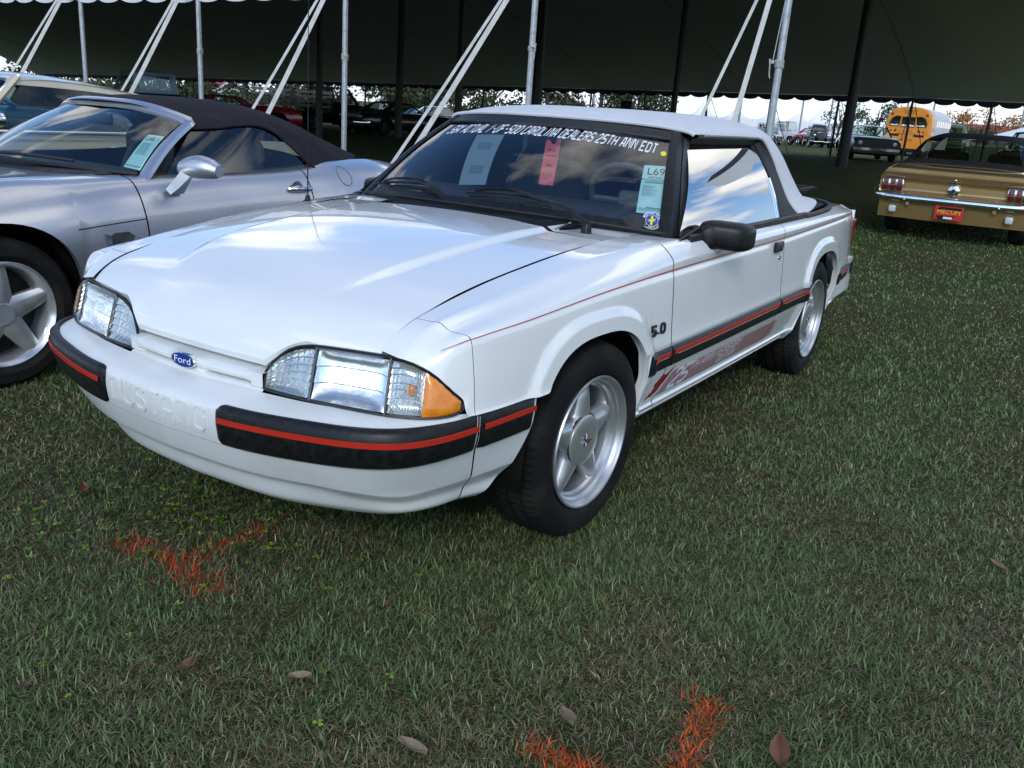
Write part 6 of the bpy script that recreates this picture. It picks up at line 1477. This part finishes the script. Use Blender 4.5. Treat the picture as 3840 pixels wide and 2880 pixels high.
# ================================================================ grass, clover, paint marks, leaves
def blade_mesh(name, n, pos, length, width, lean, col, mat_):
    """pos (n,2); one curved tapering blade each: 5 verts, quad + tri; per-blade colour attribute"""
    az = rng.uniform(0, 2*np.pi, n); d = np.stack([np.cos(az), np.sin(az)], 1); w = np.stack([-d[:, 1], d[:, 0]], 1)*width[:, None]/2
    z0 = np.array([gz_(x, y) for x, y in pos])-.004
    rz = rng.uniform(-.6, .6, n); w = w*np.cos(rz)[:, None]+d*width[:, None]/2*np.sin(rz)[:, None]
    h1 = length*np.cos(lean*.8)*.55; r1 = length*np.sin(lean*.8)*.55; h2 = h1+length*.45*np.cos(np.minimum(lean*1.12, 1.58)); r2 = r1+length*.45*np.sin(np.minimum(lean*1.12, 1.58))
    b0 = pos-w; b1 = pos+w; m_ = pos+d*r1[:, None]; m0 = m_-w*.8; m1 = m_+w*.8; tip = pos+d*r2[:, None]
    V = np.empty((n, 5, 3), np.float32)
    V[:, 0, :2], V[:, 1, :2], V[:, 2, :2], V[:, 3, :2], V[:, 4, :2] = b0, b1, m1, m0, tip
    V[:, 0, 2] = V[:, 1, 2] = z0; V[:, 2, 2] = V[:, 3, 2] = z0+h1; V[:, 4, 2] = z0+h2
    me = bpy.data.meshes.new(name); me.vertices.add(n*5); me.vertices.foreach_set('co', V.ravel())
    base = np.arange(n)*5
    lv = np.stack([base, base+1, base+2, base+3, base+3, base+2, base+4], 1).ravel()
    me.loops.add(n*7); me.loops.foreach_set('vertex_index', lv.astype(np.int32))
    me.polygons.add(n*2); ls = np.stack([np.arange(n)*7, np.arange(n)*7+4], 1).ravel(); me.polygons.foreach_set('loop_start', ls.astype(np.int32))
    at = me.attributes.new('tint', 'FLOAT_COLOR', 'POINT'); c = np.repeat(np.concatenate([col, np.ones((n, 1))], 1), 5, 0).astype(np.float32); at.data.foreach_set('color', c.ravel())
    me.update(calc_edges=True); me.materials.append(mat_)
    o = bpy.data.objects.new(name, me); COL.objects.link(o); return o
def blade_mat(name, rough=.55):
    ma = bpy.data.materials.new(name); ma.use_nodes = True; nt = ma.node_tree; b = nt.nodes['Principled BSDF']; N, L = nt.nodes.new, nt.links.new
    a = N('ShaderNodeAttribute'); a.attribute_name = 'tint'; L(a.outputs['Color'], b.inputs['Base Color']); b.inputs['Roughness'].default_value = rough; b.inputs['Specular IOR Level'].default_value = .35
    tr = N('ShaderNodeBsdfTranslucent'); L(a.outputs['Color'], tr.inputs[0]); mx = N('ShaderNodeMixShader'); mx.inputs[0].default_value = .25
    out = nt.nodes['Material Output']; L(b.outputs[0], mx.inputs[1]); L(tr.outputs[0], mx.inputs[2]); L(mx.outputs[0], out.inputs[0]); return ma
BLADE = blade_mat('grass_blades')
cam_xy = np.array([2.384, 1.986])
def scatter(n_try, rho0, d0, dmax, p=2.0):
    """points round the view wedge, density rho0 within d0 of the viewer, falling with distance"""
    out = []; th = rng.uniform(RAD(211.7-48), RAD(211.7+44), n_try)
    # radial pdf ~ r * rho(r)
    r = np.linspace(.9, dmax, 4000); pdf = r*np.where(r < d0, 1, (d0/r)**p); cdf = np.cumsum(pdf); tot = cdf[-1]*(r[1]-r[0])*rho0*(RAD(92)); cdf = cdf/cdf[-1]
    n = int(tot); th = rng.uniform(RAD(211.7-48), RAD(211.7+44), n); rr = np.interp(rng.uniform(0, 1, n), cdf, r)
    return np.stack([cam_xy[0]+rr*np.cos(th), cam_xy[1]+rr*np.sin(th)], 1), rr
def vnoise(p, sc, seed):
    r = np.random.default_rng(seed); g = r.uniform(0, 1, (64, 64)); q = p*sc+100; i = np.floor(q).astype(int); f = q-i; f = f*f*(3-2*f); i %= 64; j = (i+1) % 64
    return (g[i[:, 0], i[:, 1]]*(1-f[:, 0])+g[j[:, 0], i[:, 1]]*f[:, 0])*(1-f[:, 1])+(g[i[:, 0], j[:, 1]]*(1-f[:, 0])+g[j[:, 0], j[:, 1]]*f[:, 0])*f[:, 1]
pos, rr = scatter(0, 21000, 2.5, 15.0, 2.05)
pos = pos+rng.normal(0, .006, pos.shape)
under = (pos[:, 0] > -2.3) & (pos[:, 0] < .15) & (np.abs(pos[:, 1]) < .5)
under |= (pos[:, 0] > -2.4) & (pos[:, 0] < .6) & (pos[:, 1] < -2.0) & (pos[:, 1] > -3.2)
bare = (vnoise(pos, 3.3, 21)*.55+vnoise(pos, 11, 22)*.45) < rng.uniform(.0, .36, len(pos)); under |= bare
keep = ~under; pos, rr = pos[keep], rr[keep]
n = len(pos)
dry = vnoise(pos, 1.5, 3)*.5+vnoise(pos, 5, 4)*.32+vnoise(pos, 16, 14)*.18
isdry = rng.uniform(0, 1, n) < np.clip((dry-.385)*2.9, .10, .82)
g_ = rng.uniform(0, 1, n)[:, None]; pn = vnoise(pos, 1.1, 5)[:, None]
green = np.array([.044, .066, .020])*(1-g_)+np.array([.135, .190, .062])*g_; blue = np.array([.078, .120, .075])
green = green*(1-.40*pn)+blue*.40*pn
straw = np.array([.17, .125, .075])*(1-g_)+np.array([.52, .43, .29])*g_**2.2
col = np.where(isdry[:, None], straw*1.25, green*1.85)*rng.uniform(.55, 1.35, n)[:, None]
far = np.clip(rr/2.5, 1, 3.6)
ln = rng.uniform(.012, .042, n)*np.where(isdry, .75, 1)*(.8+.5*vnoise(pos, 5, 9)); wd_ = rng.uniform(.0013, .0044, n)*far**.95*np.where(isdry, .8, 1)
lean = np.abs(rng.normal(.95, .40, n)); lean = np.where(isdry, np.abs(rng.normal(1.15, .30, n)), lean)
print('blades', n)
go = blade_mesh('grass', n, pos, ln, wd_, np.clip(lean, .05, 1.5), col, BLADE)
go['kind'] = 'stuff'; go['label'] = 'short patchy lawn of green blades and dry straw'; go['category'] = 'grass'

# a mat of clippings and thatch lying between the standing blades
pt, rt = scatter(0, 16000, 2.4, 7.0, 2.3); kk = ~((pt[:, 0] > -2.3) & (pt[:, 0] < .15) & (np.abs(pt[:, 1]) < .5)); pt, rt = pt[kk], rt[kk]; k = len(pt)
g2 = rng.uniform(0, 1, k)[:, None]; tn = (vnoise(pt, 1.5, 3)*.6+vnoise(pt, 6, 4)*.4)[:, None]
ct = 1.2*np.where(rng.uniform(0, 1, (k, 1)) < .25+.7*tn, np.array([.10, .075, .042])*(1-g2)+np.array([.34, .27, .17])*g2**2, np.array([.05, .07, .022])*(1-g2)+np.array([.15, .19, .06])*g2)
to_ = blade_mesh('grass_thatch', k, pt, rng.uniform(.012, .038, k), rng.uniform(.0009, .0024, k)*np.clip(rt/2.4, 1, 2.5), np.clip(rng.normal(1.42, .10, k), 1.1, 1.55), ct, BLADE); to_.location.z = .006
to_['kind'] = 'stuff'; to_['label'] = 'dry clippings and thatch lying flat in the lawn'; to_['category'] = 'thatch'

# clover in front of the white car: three heart-shaped leaflets on a stalk
def clover(pts, name):
    V = []; F = []; Cc = []
    for (x, y) in pts:
        z = gz_(x, y)+random.uniform(.016, .034); s = random.uniform(.0045, .0095); a0 = random.uniform(0, 6.28); tlt = random.uniform(-.4, .4)
        c = np.array((.22, .33, .035)) if random.random() < .4 else np.array((.07, .16, .030)); c = c*random.uniform(.5, 1.3)
        for k in range(3):
            a = a0+k*2.094+random.uniform(-.15, .15); ca, sa = math.cos(a), math.sin(a); b = len(V)
            for u, v, h in ((0, 0, 0), (.75, .55, .25), (1.25, .62, .30), (1.42, .30, .24), (1.28, 0, .16), (1.42, -.30, .24), (1.25, -.62, .30), (.75, -.55, .25)):
                V.append((x+s*(u*ca-v*sa), y+s*(u*sa+v*ca), z+s*(h+tlt*u))); Cc.append((*c, 1))
            F += [(b, b+1, b+2, b+3, b+4), (b, b+4, b+5, b+6, b+7)]
    o = mk(name, V, F, BLADE, None, False)
    at = o.data.attributes.new('tint', 'FLOAT_COLOR', 'POINT'); at.data.foreach_set('color', np.array(Cc, np.float32).ravel()); return o
cp = []
for _ in range(9000):
    x, y = random.uniform(.2, 1.75), random.uniform(-1.9, .75)
    w = math.exp(-((x-.62)/.35)**2-((y+.15)/.35)**2)*1.0+.35*math.exp(-((x-.95)/.35)**2-((y+.7)/.6)**2)
    if random.random() < .60*w: cp.append((x, y))
for _ in range(60): cp.append((random.uniform(.5, 1.5), random.uniform(-.6, 1.0)))
co = clover(cp, 'clover'); co['kind'] = 'stuff'; co['label'] = 'yellow green clover leaves growing through the lawn under the nose of the white car'; co['category'] = 'clover'

# orange survey paint on the blades
def paint(line, dens, name, label, w=.035):
    P = []
    for a, b in zip(line[:-1], line[1:]):
        a, b = np.array(a), np.array(b); k = int(np.linalg.norm(b-a)*dens)
        t = rng.uniform(0, 1, k)[:, None]; P.append(a+(b-a)*t+rng.normal(0, w/2, (k, 2)))
    P = np.concatenate(P); k = len(P); c = np.array([.80, .13, .025])*rng.uniform(.3, 1.2, k)[:, None]
    o = blade_mesh(name, k, P, rng.uniform(.020, .046, k), rng.uniform(.0018, .0046, k), np.clip(np.abs(rng.normal(1.05, .3, k)), .4, 1.5), c, BLADE)
    tag(o, label, 'paint mark'); return o
paint([(.97, -.20), (.97, -.04), (.945, .03), (.985, .10), (.99, .25)], 1500, 'paint_mark', 'orange spray paint corner mark on the grass under the front bumper of the white car', .05)
paint([(.945, .04), (.80, .045), (.62, .06)], 800, 'paint_mark', 'short orange spray paint line running towards the chin of the white car', .045)
paint([(.985, 1.23), (.985, 1.31), (.97, 1.39)], 1700, 'paint_mark', 'orange spray paint dash on the open grass beside a curled brown leaf', .035)
paint([(.60, 1.44), (.63, 1.50), (.72, 1.50), (.80, 1.52), (.90, 1.52)], 1500, 'paint_mark', 'long orange spray paint stroke on the open grass beside a red brown leaf', .035)
LEAF = [mat('dry_leaf_tan', (.16, .095, .05), .8, var=(60, (.22, .14, .08), .4, .7)), mat('dry_leaf_brown', (.16, .07, .04), .7, var=(60, (.22, .10, .055), .4, .7)), mat('dry_leaf_grey', (.20, .15, .10), .8, var=(60, (.27, .205, .14), .4, .7))]
for k, (x, y, s, a, mi, lb) in enumerate([(1.26, .47, .05, .5, 0, 'tan dead leaf lying in the grass ahead of the bumper strip'), (1.13, .70, .045, 2.1, 2, 'grey dead leaf half hidden in the grass ahead of the front wheel'),
    (.88, 1.26, .06, .9, 2, 'pale grey dead leaf beside the orange paint dash'), (1.16, 1.05, .055, 1.8, 2, 'slim grey dead leaf standing on edge in the open grass'), (.70, 1.68, .075, .35, 1, 'red brown dead leaf beside the long orange paint stroke'),
    (-.61, 1.98, .05, 1.2, 0, 'tan dead leaf on the grass well out from the rear wheel'), (.86, -.56, .06, 1.0, 1, 'rusty dead leaf in the clover under the far end of the bumper'), (.77, .65, .03, .4, 1, 'small red dead leaf near the front tyre')]):
    P = [[(s*(u*math.cos(a)-v*w_*math.sin(a)), s*(u*math.sin(a)+v*w_*math.cos(a)), s*(.22*abs(v)**1.5+.12*u*u)) for v in np.linspace(-1, 1, 5)] for u, w_ in ((-.62, .02), (-.5, .10), (-.2, .27), (.1, .29), (.4, .18), (.6, .03))]
    o = patch('dead_leaf', P, LEAF[mi]); o.location = (x, y, gz_(x, y)+.022); o.rotation_euler = (random.uniform(-.25, .25), random.uniform(-.3, .3), 0); tag(o, lb, 'leaf')
